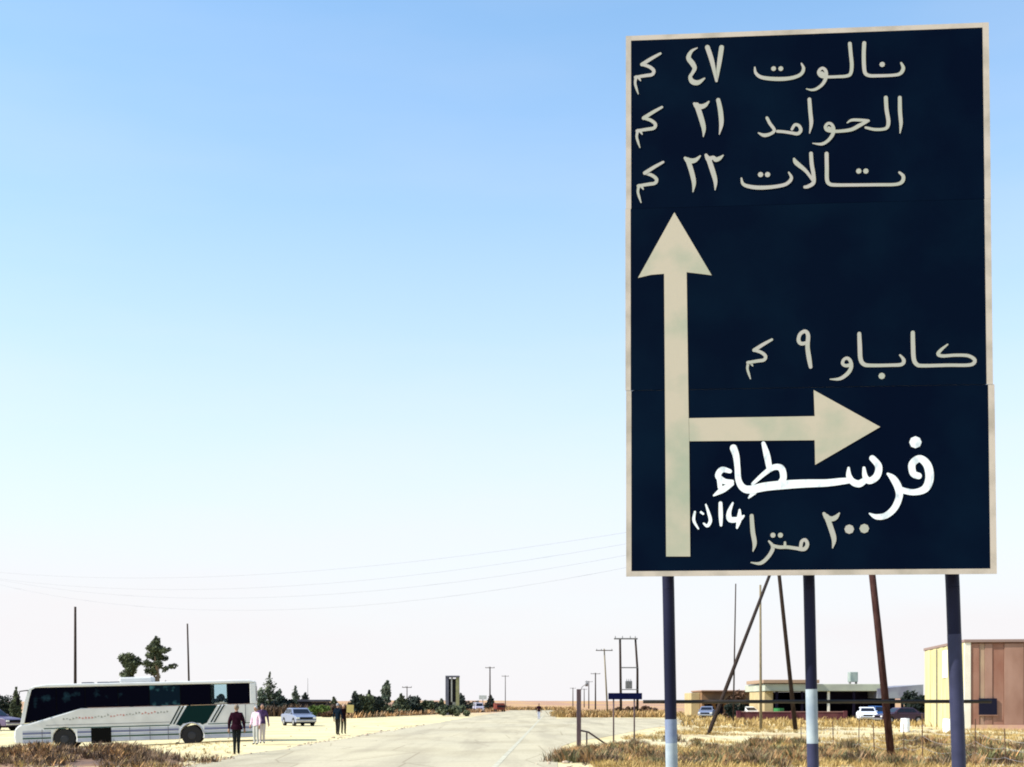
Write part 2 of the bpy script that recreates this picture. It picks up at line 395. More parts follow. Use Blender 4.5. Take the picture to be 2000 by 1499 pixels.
word([[(608,1098,26),(636,1120,48),(676,1122,44),(706,1110,34),(738,1080,14)],[(630,1112,42),(664,1215,42),(684,1310,36),(676,1388,8)]], [], *B3)
word([[(788,1072,26),(812,1108,46),(850,1092,30),(872,1112,40),(905,1100,34),(935,1075,12)],[(808,1100,42),(842,1200,44),(868,1295,36),(866,1372,8)]], [], *B3)
def kam(dx, dy, o, sc, k=1.0, m='letter'):
    f = lambda L: [(dx+x*k, dy+y*k, w_*k) for x, y, w_ in L]
    word([f([(395,198,22),(320,240,30),(238,292,34)]), f([(238,292,26),(300,312,30),(338,345,30),(325,378,30),(270,388,30),(180,402,26)]),
          f([(188,398,26),(178,450,22),(190,500,20),(205,545,8)]), f([(205,400,30),(225,432,10)])], [], o, sc, m)
kam(0, 0, *B3); kam(14, 462, *B3); kam(24, 935, *B3)
G = ((1440,620), 4.0)
word([[(1642,212,12),(1590,255,24),(1568,288,28),(1605,302,26),(1700,296,24),(1800,300,26),(1852,330,28),(1842,362,28),(1790,374,26),(1650,374,26),(1450,378,28),(1402,368,32),(1378,325,34),(1372,220,34),(1370,120,32)]], [], *G)
word([[(1270,295,14),(1300,335,28),(1282,368,28),(1200,374,26),(1050,376,28),(990,368,32),(962,325,34),(956,220,34),(952,128,30)]], [(1128,458,26)], *G)
word([[(882,372,30),(845,378,26),(822,360,26),(832,330,24),(860,320,26),(884,345,28),(888,392,30),(860,440,30),(800,480,26),(725,484,8)]], [], *G)
word([[(545,198,26),(500,206,30),(478,180,30),(490,132,28),(528,110,30),(552,140,32),(548,230,34),(560,320,36),(572,388,28)]], [], *G)
kam(-78, 0, *G, k=.9 if False else .88)
Q = ((1340,840), 3.846)
word([[(1745,345,50),(1705,325,52),(1698,255,54),(1755,215,54),(1812,265,62),(1828,360,62),(1795,440,58),(1710,468,46),(1620,452,46)],[(1515,330,20),(1555,365,50),(1592,430,58),(1600,500,52),(1565,585,50),(1500,642,46),(1430,652,40),(1378,628,12)]], [(1722,92,46)], *Q, m='paint_white')
word([[(1398,212,46),(1445,272,52),(1432,345,54),(1378,382,50),(1345,352,42),(1335,285,22)],[(1352,368,44),(1300,404,54),(1250,388,50),(1222,345,42),(1220,285,18)],
      [(1240,378,40),(1160,386,52),(1050,398,56),(900,402,62),(760,410,66),(600,425,66),(480,448,62),(425,432,54),(393,375,46),(385,280,44),(375,195,50),(355,135,54)],
      [(580,100,30),(605,185,48),(625,285,44)],[(500,405,24),(590,325,36),(660,280,44),(715,290,50),(730,360,50),(700,410,50)],[(470,510,12),(510,465,44)]], [], *Q, m='paint_white')
word([[(328,310,32),(270,298,44),(240,345,46),(285,385,44),(345,388,30)],[(345,405,30),(275,448,48),(208,492,14)],[(245,340,36),(255,430,36)]], [], *Q, m='paint_white')
word([[(1035,628,24),(1060,660,42),(1095,668,38),(1125,655,34),(1150,625,12)],[(1055,650,38),(1088,740,40),(1110,820,36),(1100,885,8)]], [], *Q)
word([], [(1225,745,36)], *Q); word([], [(1338,740,36)], *Q)
word([[(492,645,30),(500,760,34),(514,850,32),(502,910,8)]], [], *Q)
word([[(860,880,26),(868,838,26),(895,826,26),(910,860,28),(885,895,30),(820,888,26),(760,880,26),(700,880,26),(655,870,26)],[(742,845,18),(742,882,22)],[(622,835,14),(652,880,28),(622,945,28),(560,1000,26),(488,995,8)]], [(652,790,20),(708,790,20)], *Q)
word([[(258,550,28),(260,640,32),(262,715,20)]], [], *Q, m='paint_white')
word([[(350,548,14),(322,620,34),(332,672,44),(400,668,36),(432,645,16)],[(402,600,16),(398,670,38),(382,735,16)]], [], *Q, m='paint_white')
word([[(148,560,12),(168,620,22),(182,680,26),(160,720,24),(132,702,14)]], [], *Q, m='paint_white')
word([[(112,618,18),(128,630,16)]], [], *Q, m='paint_white')
word([[(66,615,16),(58,680,22),(92,742,12)]], [], *Q, m='paint_white')

def sign_post(pxt, pxb, rad, bands):                # leans a little; bands: (z0,z1,material)
    d = 8.94 + (1580-pxt)*.00027
    xt, xb = X(pxt, d), X(pxb, d); zt, zb = Z(1128, d), Z(1499, d)
    sx = (xt-xb)/(zt-zb); xx = lambda z: xb+(z-zb)*sx
    yy = lambda z: d-.02+max(0, z-2.6)*.0413+.02
    b = MB(); mats = [M['post_navy'], M['post_pale'], M['post_grey'], M['post_blue']]
    for z0, z1, mi in bands:
        b.tube([(xx(z0)-sgn.location.x, yy(z0)-sgn.location.y, z0), (xx((z0+z1)/2)-sgn.location.x, yy((z0+z1)/2)-sgn.location.y, (z0+z1)/2), (xx(z1)-sgn.location.x, yy(z1)-sgn.location.y, z1)], rad+(0.0006 if mi else 0), 20, mi, cap=True)
    return b.build('post', mats, sgn, smoothf=False)
zz = lambda py: Z(py, 8.94)
for o in (sign_post(1305, 1312, .042, [(-.3, zz(1452), 1), (zz(1452), zz(1405), 3), (zz(1405), 2.6, 0), (2.6, 6.3, 0)]),
          sign_post(1580, 1588, .040, [(-.3, zz(1452), 2), (zz(1452), zz(1346), 1), (zz(1346), 2.6, 0), (2.6, 6.3, 0)]),
          sign_post(1860, 1873, .047, [(-.3, zz(1240), 2), (zz(1240), 2.6, 0), (2.6, 6.3, 0)])):
    o.data.polygons.foreach_set('use_smooth', [True]*len(o.data.polygons))
    es = o.modifiers.new('edge', 'EDGE_SPLIT'); es.split_angle = R(50)
b = MB(); d = 9.06
b.tube([(X(1256,d)-sgn.location.x, d-sgn.location.y, Z(1370.5,d)), (X(1926,d)-sgn.location.x, d-.1-sgn.location.y, Z(1370,d))], .0125, 8)
b.build('cross_bar', M['bar'], sgn)

# ------------------------------------------------------------------ poles and lines
def pole(px, top, d, r=.13, lean=0, arm=0, m='wood_pole', label='', base_px=None, group=None, name='utility_pole', cat='pole', arms=1, insul=True):
    x0 = X(base_px if base_px else px, d); xt = X(px, d); zt = Z(top, d)
    o = empty(name, (x0, d, gz(x0, d)))
    b = MB(); pts = [(0,0,-.3), ((xt-x0)*.5, 0, zt*.5), (xt-x0, 0, zt)]
    b.tube(pts, [r, r*.85, r*.68], 10); b.build('shaft', M[m], o, smoothf=True)
    for k in range(arms if arm else 0):
        z = zt-.25-.9*k
        MB().box(xt-x0-arm, xt-x0+arm, -r-.1, -r, z-.06, z+.06).build('crossarm', M['wood_pole'], o)
        if insul:
            for s in (-.9, -.35, .9):
                MB().tube([(xt-x0+arm*s, -r-.05, z+.06), (xt-x0+arm*s, -r-.05, z+.17), (xt-x0+arm*s, -r-.05, z+.24)], [.03,.055,.03], 8).build('insulator', M['steel'], o)
    tag(o, label, cat, group)
    return o, (xt, d, zt)
UG = 'wooden utility poles around the junction'
pole(147, 1185, 102, .135, m='wood_pole', label='bare dark wooden pole standing behind the front half of the bus', group=UG)
pole(366, 1218, 124, .11, base_px=371, label='slightly leaning thin wooden pole behind the rear half of the bus', group=UG)
pole(601, 1325, 230, .06, label='faint thin mast rising behind the dark bushes beyond the silver car', m='steel', group=None, name='lamp_mast', cat='mast')
pole(795, 1340, 240, .11, arm=.9, label='small utility pole with crossarm poking above the dark trees left of the tower', group=UG)
pole(957, 1302, 271, .17, arm=1.0, label='distant utility pole behind the last small conical tree beside the road', group=UG)
pole(987, 1319, 363, .13, arm=1.0, label='faintest utility pole at the left edge of the road just past the red truck', group=UG)
pole(1180, 1267, 182, .13, arm=1.2, base_px=1187, m='wood_pale', label='pale leaning utility pole with crossarm left of the twin pole transformer', group=UG)
pole(1163, 1314, 320, .20, arm=1.2, label='second pole of the receding row, left of the pale leaning one', group=UG)
pole(1150, 1330, 400, .18, arm=1.2, label='third pole of the receding row right of the square wooden post', group=UG)
pole(1141, 1345, 520, .2, arm=1.2, label='farthest pole of the receding row just right of the square wooden post', group=UG)
pole(1119, 1343, 500, .2, arm=1.2, label='distant pole of the receding row just left of the square wooden post', group=UG)
pole(1437, 1140, 112, .075, label='thin grey pole under the sign, leftmost behind the diagonal strut', base_px=1432, group=UG)
pole(1485, 1143, D(1427), .095, m='wood_pale', label='upright tan pole under the sign between the diagonal strut and the leaning dark pole', base_px=1486, group=UG)
# street lamp with bent arm
d = 330; o = empty('street_lamp', (X(1134, d), d, 0)); tag(o, 'distant street lamp with a bent arm and dark head above the square wooden post', 'street lamp')
MB().tube([(0,0,0),(0,0,5.0),(.4,0,6.0),(1.0,0,6.4),(1.6,0,6.5)], [.14,.1,.1,.08,.07], 8).build('mast', M['steel'], o, smoothf=True)
MB().tube([(1.55,0,6.1),(1.55,0,6.7),(1.55,0,7.6)], [.35,.4,.08], 8).build('lamp_head', M['steel'], o, smoothf=True)

# strutted pole behind the sign (dark leaning pole with a long diagonal strut)
dB = D(1427)
o = empty('strutted_pole', (X(1555, dB), dB, 0)); tag(o, 'dark leaning pole under the sign braced by a long thin diagonal strut', 'pole')
ox = X(1555, dB)
MB().tube([(0,0,-.3), (X(1522,dB)-ox, 0, Z(1125,dB)), (X(1513,dB)-ox, 0, Z(1050,dB))], [.15,.12,.11], 12).build('shaft', M['wood_pole'], o, smoothf=True)
dA = D(1436)
MB().tube([(X(1380,dA)-ox, dA-dB, -.2), (X(1517,dB)-ox, -.1, Z(1086,dB))], [.12,.095], 10).build('strut', M['wood_pole'], o, smoothf=True)
MB().box(X(1513,dB)-ox-.9, X(1513,dB)-ox+.9, -.22, -.12, Z(1062,dB), Z(1058,dB)).build('crossarm', M['wood_pole'], o)
# thick reddish brown near pole
dC = D(1482); o = empty('leaning_pole', (X(1743, dC), dC, 0)); tag(o, 'thick reddish brown wooden pole leaning left between the middle and right sign posts', 'pole')
ox = X(1743, dC); tx = X(1685, dC)-ox; tz = Z(955, dC)
M['wood_red'] = mat('wood_red', (.028,.010,.009), .9, (.06,.028,.024), 3, .3, 20, spec=.1, stretch=(6,6,1))
MB().tube([(0,0,-.3), (tx*.5,0,tz*.5), (tx,0,tz)], [.128,.112,.10], 14).build('shaft', M['wood_red'], o, smoothf=True)
MB().box(tx-1.0, tx+1.0, -.2, -.1, tz-.5, tz-.38).build('crossarm', M['wood_pole'], o)
for s in (-.9,-.35,.35,.9): MB().tube([(tx+s,-.15,tz-.38),(tx+s,-.15,tz-.28),(tx+s,-.15,tz-.2)], [.03,.055,.03], 8).build('insulator', M['steel'], o)
# end pole just outside the left edge, and the four wires
o2, top2 = pole(-190, 1088, 78, .13, arm=1.0, label='utility pole at the far left that carries the overhead wires', group=UG)
for k, s in enumerate((-.9,-.35,.35,.9)):
    p0 = Vector((top2[0]+s*.9, 78-.2, top2[2]-.05-.14*(k%2))); p1 = Vector((ox+tx+s, dC-.15, tz-.2-.1*k))
    pts = []
    for i in range(29):
        t = i/28; p = p0.lerp(p1, t); p.z -= (1.9+.45*k)*4*t*(1-t); pts.append(p)
    b = MB(); b.tube([p-p0 for p in pts], .0048, 5); c = b.build('overhead_wire', M['cable']); c.location = p0
    tag(c, ('topmost','second','third','lowest')[k]+' of the four thin overhead wires sagging across the pale sky', 'wire', 'overhead wires across the sky')

# twin pole transformer
d = 180; o = empty('transformer_frame', (X(1228, d), d, 0)); tag(o, 'two pole wooden transformer frame standing behind the small blue sign', 'transformer')
ox = X(1228, d); L, Rr, RT = X(1213,d)-ox, X(1245,d)-ox, X(1241,d)-ox; zt = Z(1247, d)
MB().tube([(L,0,-.2),(X(1211,d)-ox,0,zt)], [.19,.15], 10).build('pole', M['wood_pole'], o, smoothf=True)
MB().tube([(Rr,0,-.2),(Rr,0,zt*.6),(RT,0,zt)], [.19,.16,.14], 10).build('pole', M['wood_pole'], o, smoothf=True)
MB().box(X(1199,d)-ox, RT+.3, -.25, -.13, zt-.15, zt+.05).build('crossarm', M['steel'], o)
for s in (-1.9,-.9,.2,.9): MB().tube([(s,-.19,zt+.05),(s,-.19,zt+.35)], [.07,.04], 8).build('insulator', M['steel'], o)
MB().box(L, Rr, -.22, -.14, Z(1304,d)-.08, Z(1304,d)+.08).build('brace', M['steel'], o)
MB().box(L, Rr, -.4, .4, Z(1346,d)-.12, Z(1346,d)).build('platform', M['steel'], o)
t = MB().box(-.45, .45, -.38, .38, Z(1345,d), Z(1330,d)).build('transformer_tank', M['steel'], o, bevel=.06)
for s in (-.28, 0, .28): MB().tube([(s,0,Z(1330,d)),(s,0,Z(1330,d)+.3)], [.06,.03], 8).build('bushing', M['steel'], t)

# small blue sign on two thin posts
d = D(1449); o = empty('small_road_sign', (X(1220,d), d, 0)); tag(o, 'low wide dark blue road sign on two thin posts left of the big sign', 'road sign')
ox = X(1220, d)
M['blue'] = mat('sign_blue', (.002,.003,.025), .5, (.004,.006,.035), 3, spec=.04)
MB().box(X(1188,d)-ox, X(1254,d)-ox, -.03, 0, Z(1366,d), Z(1353.5,d)).build('board', M['blue'], o, bevel=.01)
for px in (1198.5, 1239):
    MB().tube([(X(px,d)-ox,.035,-.1),(X(px,d)-ox,.035,Z(1355,d))], .036, 10).build('post', M['wood_post'], o, smoothf=True)
# thick wooden post with fallen brace
d = D(1463); o = empty('wooden_post', (X(1130.5,d), d, 0)); tag(o, 'square purplish brown wooden post with a sloping brace rail beside the side road', 'post')
ox = X(1130.5, d)
MB().box(-.085,.085,-.085,.085,-.2,Z(1346,d)).build('shaft', M['wood_post'], o, bevel=.012)
MB().tube([(.09,0,Z(1427,d)),(.38,.05,Z(1430,d)),(X(1200,d)-ox,.9,-.02)], .035, 8).build('brace_rail', M['wood_post'], o)
MB().tube([(X(1146,d)-ox,0,-.1),(X(1146,d)-ox,0,Z(1430,d)+.03)], .03, 8).build('stake', M['wood_post'], o)

# wire fence on the right
fence = empty('wire_fence', (0,0,0)); tag(fence, 'sagging wire fence on thin rusty stakes across the dry grass under the sign', 'fence')
FP = [(1565,54,1.0),(1628,50,1.05),(1677,46.5,1.15),(1708,44,1.1),(1765,42,1.1),(1802,40,1.45),(1860,38.2,1.1),(1905,36.8,1.35),(1965,35,1.1),(2060,33,1.1)]
tops = []
M['rust'] = mat('rust', (.07,.035,.02), .9, (.12,.07,.04), 8)
for px, dd, h in FP:
    x = X(px, dd); lx = random.uniform(-.05,.05); zb = gz(x, dd)
    MB().tube([(x,dd,zb-.2),(x+lx,dd,zb+h)], [.02,.017], 6).build('stake', M['rust'], fence)
    tops.append((x+lx, dd, h, zb))
for fr in (.35,.65,.93):
    b = MB(); pts = []
    for (x0,y0,h0,a0),(x1,y1,h1,a1) in zip(tops, tops[1:]):
        for k in range(6):
            t = k/6; pts.append((x0+(x1-x0)*t, y0+(y1-y0)*t, (a0+h0*fr*.8)*(1-t)+(a1+h1*fr*.8)*t-.10*4*t*(1-t)))
    b.tube(pts, .004, 4).build('wire', M['cable'], fence)

# ------------------------------------------------------------------ trees
def crown_mesh(blobs, n, size, rnd):
    b = MB(); tot = sum(k[3]*k[4]*k[5] for k in blobs)
    for (cx,cy,cz,rx,ry,rz) in blobs:
        for _ in range(max(20, int(n*(rx*ry*rz)/tot))):
            u = Vector((rnd.gauss(0,1), rnd.gauss(0,1), rnd.gauss(0,1))).normalized()*rnd.random()**.42
            p = Vector((cx+u.x*rx, cy+u.y*ry, cz+u.z*rz))
            a = Vector((rnd.gauss(0,1), rnd.gauss(0,1), rnd.gauss(0,1))).normalized(); c = a.orthogonal().normalized()
            e = a.cross(c); s = size*rnd.uniform(.5,1.3); i = len(b.v)
            b.v += [tuple(p+c*s), tuple(p+e*s*.55), tuple(p-c*s*.8), tuple(p-e*s*.5)]
            b.face([i,i+1,i+2,i+3])
    return b
TG = {}
def tree(px, top, base, wpx, kind, leaf, label, group='trees beyond the road', seed=0, d=None, name=None, n=None):
    rnd = random.Random(seed*77+int(px)); d = d or D(base); x = X(px, d); ppm = F/d
    H = Z(top, d); W = wpx/ppm/2*(1.0 if d < 100 else 1.28)
    nm = name or {'cone':'conifer_tree','round':'round_tree','loose':'loose_tree','bush':'bush','slender':'slender_tree'}[kind]
    o = empty(nm, (x, d, gz(x, d)))
    bl = []
    if kind == 'cone':
        for i in range(9):
            t = i/8; r = W*(1-t)**.7*1.15+.16*W
            for k in range(2): bl.append((rnd.uniform(-.25,.25)*r, rnd.uniform(-.25,.25)*r, H*(.14+.8*t), r*rnd.uniform(.7,1.05), r*.9, H*.085))
        n0 = 1900
    elif kind == 'slender':
        for i in range(8):
            t = i/7; r = W*(math.sin(math.pi*(.15+.8*t)))**.6
            bl.append((rnd.uniform(-.3,.3)*W, rnd.uniform(-.3,.3)*W, H*(.42+.52*t), r*.85, r*.8, H*.06))
        n0 = 700
    elif kind == 'round':
        for i in range(20):
            a = rnd.uniform(0,6.28); q = rnd.uniform(0,.78)
            bl.append((math.cos(a)*W*q, math.sin(a)*W*q, H-W*1.35+rnd.uniform(-1.15,.85)*W, W*.42, W*.42, W*.45))
        n0 = 1700
    elif kind == 'loose':
        # irregular open crown: a leader and side boughs with gaps
        for (bx, by, rw_, rh_) in ((307,1250,7,8),(303,1257,10,8),(298,1266,11,8),(309,1268,12,9),(322,1271,9,6),(329,1268,5,4),(294,1280,10,8),(305,1283,13,9),(319,1285,8,6),
                                   (290,1296,9,8),(301,1299,13,9),(313,1296,8,6),(334,1301,8,6),(327,1305,8,5),(341,1299,4,4),(288,1310,8,7),(299,1312,10,7),(321,1310,5,3),(305,1320,6,5)):
            bl.append((X(bx,d)-x, rnd.uniform(-.4,.4)*W, Z(by,d), rw_/ppm, rw_/ppm, rh_/ppm))
        n0 = 1500
    else:
        k = max(3, int(W/max(.35, H*.3)))
        for i in range(3*k):
            bl.append((rnd.uniform(-.72,.72)*W, rnd.uniform(-.5,.5)*W, H*rnd.uniform(.15,.78), max(.34*W/ max(1,k*.6), .30*H), W*.4, H*rnd.uniform(.2,.3)))
        n0 = 1500
    crown_mesh(bl, int((n or n0)*(2.3 if d < 100 else 1.15)), (.10 if d < 100 else .030*d**.5*.42*(1.0 if kind != 'bush' else 1.25)+.05), rnd).build('crown', M[leaf], o, normals=False)
    b = MB(); tr = .03*H+.03
    b.tube([(0,0,-.2),(.02*H,0,H*.35),(0,.01*H,H*.85)], [tr,tr*.7,tr*.15], 7)
    for k in range(5):
        a = rnd.uniform(0,6.28); z0 = H*rnd.uniform(.3,.65)
        b.tube([(0,0,z0),(math.cos(a)*W*.6, math.sin(a)*W*.6, z0+H*.14)], [tr*.4,tr*.1], 5)
    b.build('trunk', M['bark'], o)
    tag(o, label, 'bush' if kind == 'bush' else 'tree', group)
    return o
tree(31, 1341, 1408, 24, 'cone', 'leaf_mid', 'dark pointed tree just left of the bus front', d=92)
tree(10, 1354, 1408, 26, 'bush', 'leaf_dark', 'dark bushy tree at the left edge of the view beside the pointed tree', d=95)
tree(254, 1271, 0, 46, 'round', 'leaf_mid', 'smaller rounded tree rising over the middle of the bus roof', d=88, n=2200)
tree(306, 1242, 0, 66, 'loose', 'leaf_mid', 'tall sparse tree with open ragged boughs rising over the bus roof', d=88, n=1900)
tree(527, 1315, 1398, 30, 'cone', 'leaf_mid', 'tall pointed conifer just right of the bus rear', n=1300)
tree(511, 1343, 1399, 18, 'slender', 'leaf_pale', 'pale olive tree close beside the bus rear, left of the tall conifer')
tree(544, 1345, 1398, 20, 'slender', 'leaf_pale', 'pale grey tree on the right flank of the tall conifer', n=900)
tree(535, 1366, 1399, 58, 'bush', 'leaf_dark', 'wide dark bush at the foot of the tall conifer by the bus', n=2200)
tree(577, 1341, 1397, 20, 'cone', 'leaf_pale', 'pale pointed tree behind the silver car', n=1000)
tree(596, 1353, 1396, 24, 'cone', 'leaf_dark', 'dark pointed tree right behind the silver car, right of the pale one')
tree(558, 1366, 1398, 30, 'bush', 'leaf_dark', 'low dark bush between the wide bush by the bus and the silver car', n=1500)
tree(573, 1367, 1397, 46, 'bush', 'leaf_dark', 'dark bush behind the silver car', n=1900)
tree(624, 1378, 1400, 34, 'bush', 'leaf_green', 'bright olive green bush right of the silver car')
tree(637, 1390, 1401, 14, 'bush', 'leaf_rust', 'small rusty brown shrub between the green bush and the couple')
tree(652, 1361, 1397, 16, 'cone', 'leaf_mid', 'narrow tree directly behind the left person of the couple')
for px, top, wd, kd, lf, lb in (
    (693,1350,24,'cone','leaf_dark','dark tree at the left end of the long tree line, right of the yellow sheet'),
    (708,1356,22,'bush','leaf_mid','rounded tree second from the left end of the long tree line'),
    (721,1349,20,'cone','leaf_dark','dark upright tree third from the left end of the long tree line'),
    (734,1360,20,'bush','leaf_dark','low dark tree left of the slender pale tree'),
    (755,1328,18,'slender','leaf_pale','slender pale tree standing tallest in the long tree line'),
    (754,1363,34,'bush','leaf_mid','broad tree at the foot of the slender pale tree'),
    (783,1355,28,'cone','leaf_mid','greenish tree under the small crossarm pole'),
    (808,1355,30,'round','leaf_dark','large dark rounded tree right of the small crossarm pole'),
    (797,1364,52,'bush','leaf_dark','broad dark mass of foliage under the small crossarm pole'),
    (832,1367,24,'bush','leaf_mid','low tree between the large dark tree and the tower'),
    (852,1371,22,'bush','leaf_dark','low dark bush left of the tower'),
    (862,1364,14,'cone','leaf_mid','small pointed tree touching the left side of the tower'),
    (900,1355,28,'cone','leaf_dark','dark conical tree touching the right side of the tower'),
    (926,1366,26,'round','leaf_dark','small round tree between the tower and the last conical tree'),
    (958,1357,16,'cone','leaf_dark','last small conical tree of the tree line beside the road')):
    base = 1402-(px-690)*.052
    tree(px, top, base, wd, kd, lf, lb, n=1700)
tree(884, 1376, 1399, 62, 'bush', 'leaf_mid', 'low olive bushes across the foot of the tower', n=2200)
tree(1434, 1346, 1402, 34, 'round', 'leaf_rust', 'rust brown tree with a dark underside left of the service station', group='trees on the right', n=1800, d=137)
tree(1437, 1366, 1403, 26, 'bush', 'leaf_dark', 'dark shrub under the rust brown tree left of the service station', group='trees on the right', d=135, n=1800)
tree(1789, 1352, 1400, 30, 'bush', 'leaf_dark', 'dense dark boxy tree between the service station and the pink building', group='trees on the right', n=3000, d=124)
for px, wd in ((1212,18),(1233,16),(1270,30),(1256,16)):
    tree(px, 1379, 1396, wd, 'bush', 'leaf_rust', {1212:'rusty shrub behind the left post of the small blue sign',1233:'rusty shrub between the posts of the small blue sign',1256:'rusty shrub just right of the small blue sign',1270:'wide rusty shrub left of the first sign post'}[px], group='rusty shrubs behind the side road', name='shrub', n=500)

# ------------------------------------------------------------------ tower behind the trees
M['concrete'] = mat('concrete', (.30,.30,.27), .9, (.22,.22,.20), 1.5)
M['concrete_yellow'] = mat('concrete_yellow', (.22,.21,.10), .9, (.17,.17,.09), 1.5)
M['dark_slot'] = mat('dark_slot', (.02,.02,.025), .6)
d = 190; o = empty('concrete_tower', (X(884,d), d, 0)); tag(o, 'grey concrete tower with two dark vertical slots rising above the tree line', 'tower')
ox = X(884, d); q = lambda px: X(px, d)-ox; zt = Z(1323, d)
MB().box(q(870.5),q(877),-.9,.9,0,zt).build('pier', mat('concrete_grey', (.075,.075,.10), .9, (.11,.11,.13), 1.5), o, bevel=.03)
MB().box(q(881.5),q(884),-.9,.9,Z(1371,d),zt).build('pier', M['concrete'], o, bevel=.03)
MB().box(q(891),q(897),-.9,.9,0,zt).build('pier', M['concrete_yellow'], o, bevel=.03)
MB().box(q(877.1),q(890.9),.2,.9,0,zt-.2).build('back_wall', M['dark_slot'], o)
MB().box(q(870.5),q(897.5),-1.0,1.0,zt+.003,zt+.25).build('cap', bpy.data.materials['concrete_grey'], o, bevel=.03)
for py in (1335,1347,1359): MB().box(q(877.1),q(881.4),-.3,.19,Z(py,d)-.1,Z(py,d)).build('floor_slab', M['dark_slot'], o)
MB().box(q(884.1),q(890.9),-.6,.19,0,Z(1371,d)).build('base_block', M['concrete'], o)

# low dark shed roof behind the bushes
M['dark_roof'] = mat('dark_roof', (.035,.035,.05), .8, (.06,.055,.06), 2)
d = 178; o = empty('low_shed', (X(612,d), d, 0)); tag(o, 'low shed with a flat dark roof behind the bushes between the bus and the couple', 'shed')
ox = X(612,d)
MB().box(X(586,d)-ox, X(638,d)-ox, -1, 3, 0, Z(1371,d)).build('wall', mat('shed_wall',(.03,.022,.022),.9), o)
MB().box(X(584,d)-ox, X(640,d)-ox, -1.4, 3.3, Z(1370.8,d), Z(1366.5,d)).build('roof', M['dark_roof'], o, bevel=.05)

# pale roadside board
d = 280; o = empty('roadside_board', (X(943,d), d, 0)); tag(o, 'tiny pale board on a post left of the last conical tree', 'sign')
MB().box(-.85,.85,-.05,.05,Z(1366,d),Z(1358,d)).build('board', mat('board_pale',(.35,.37,.33),.7,(.5,.52,.48),3), o, bevel=.02)
MB().tube([(0,.1,0),(0,.1,Z(1362,d))], .08, 6).build('post', M['steel'], o)

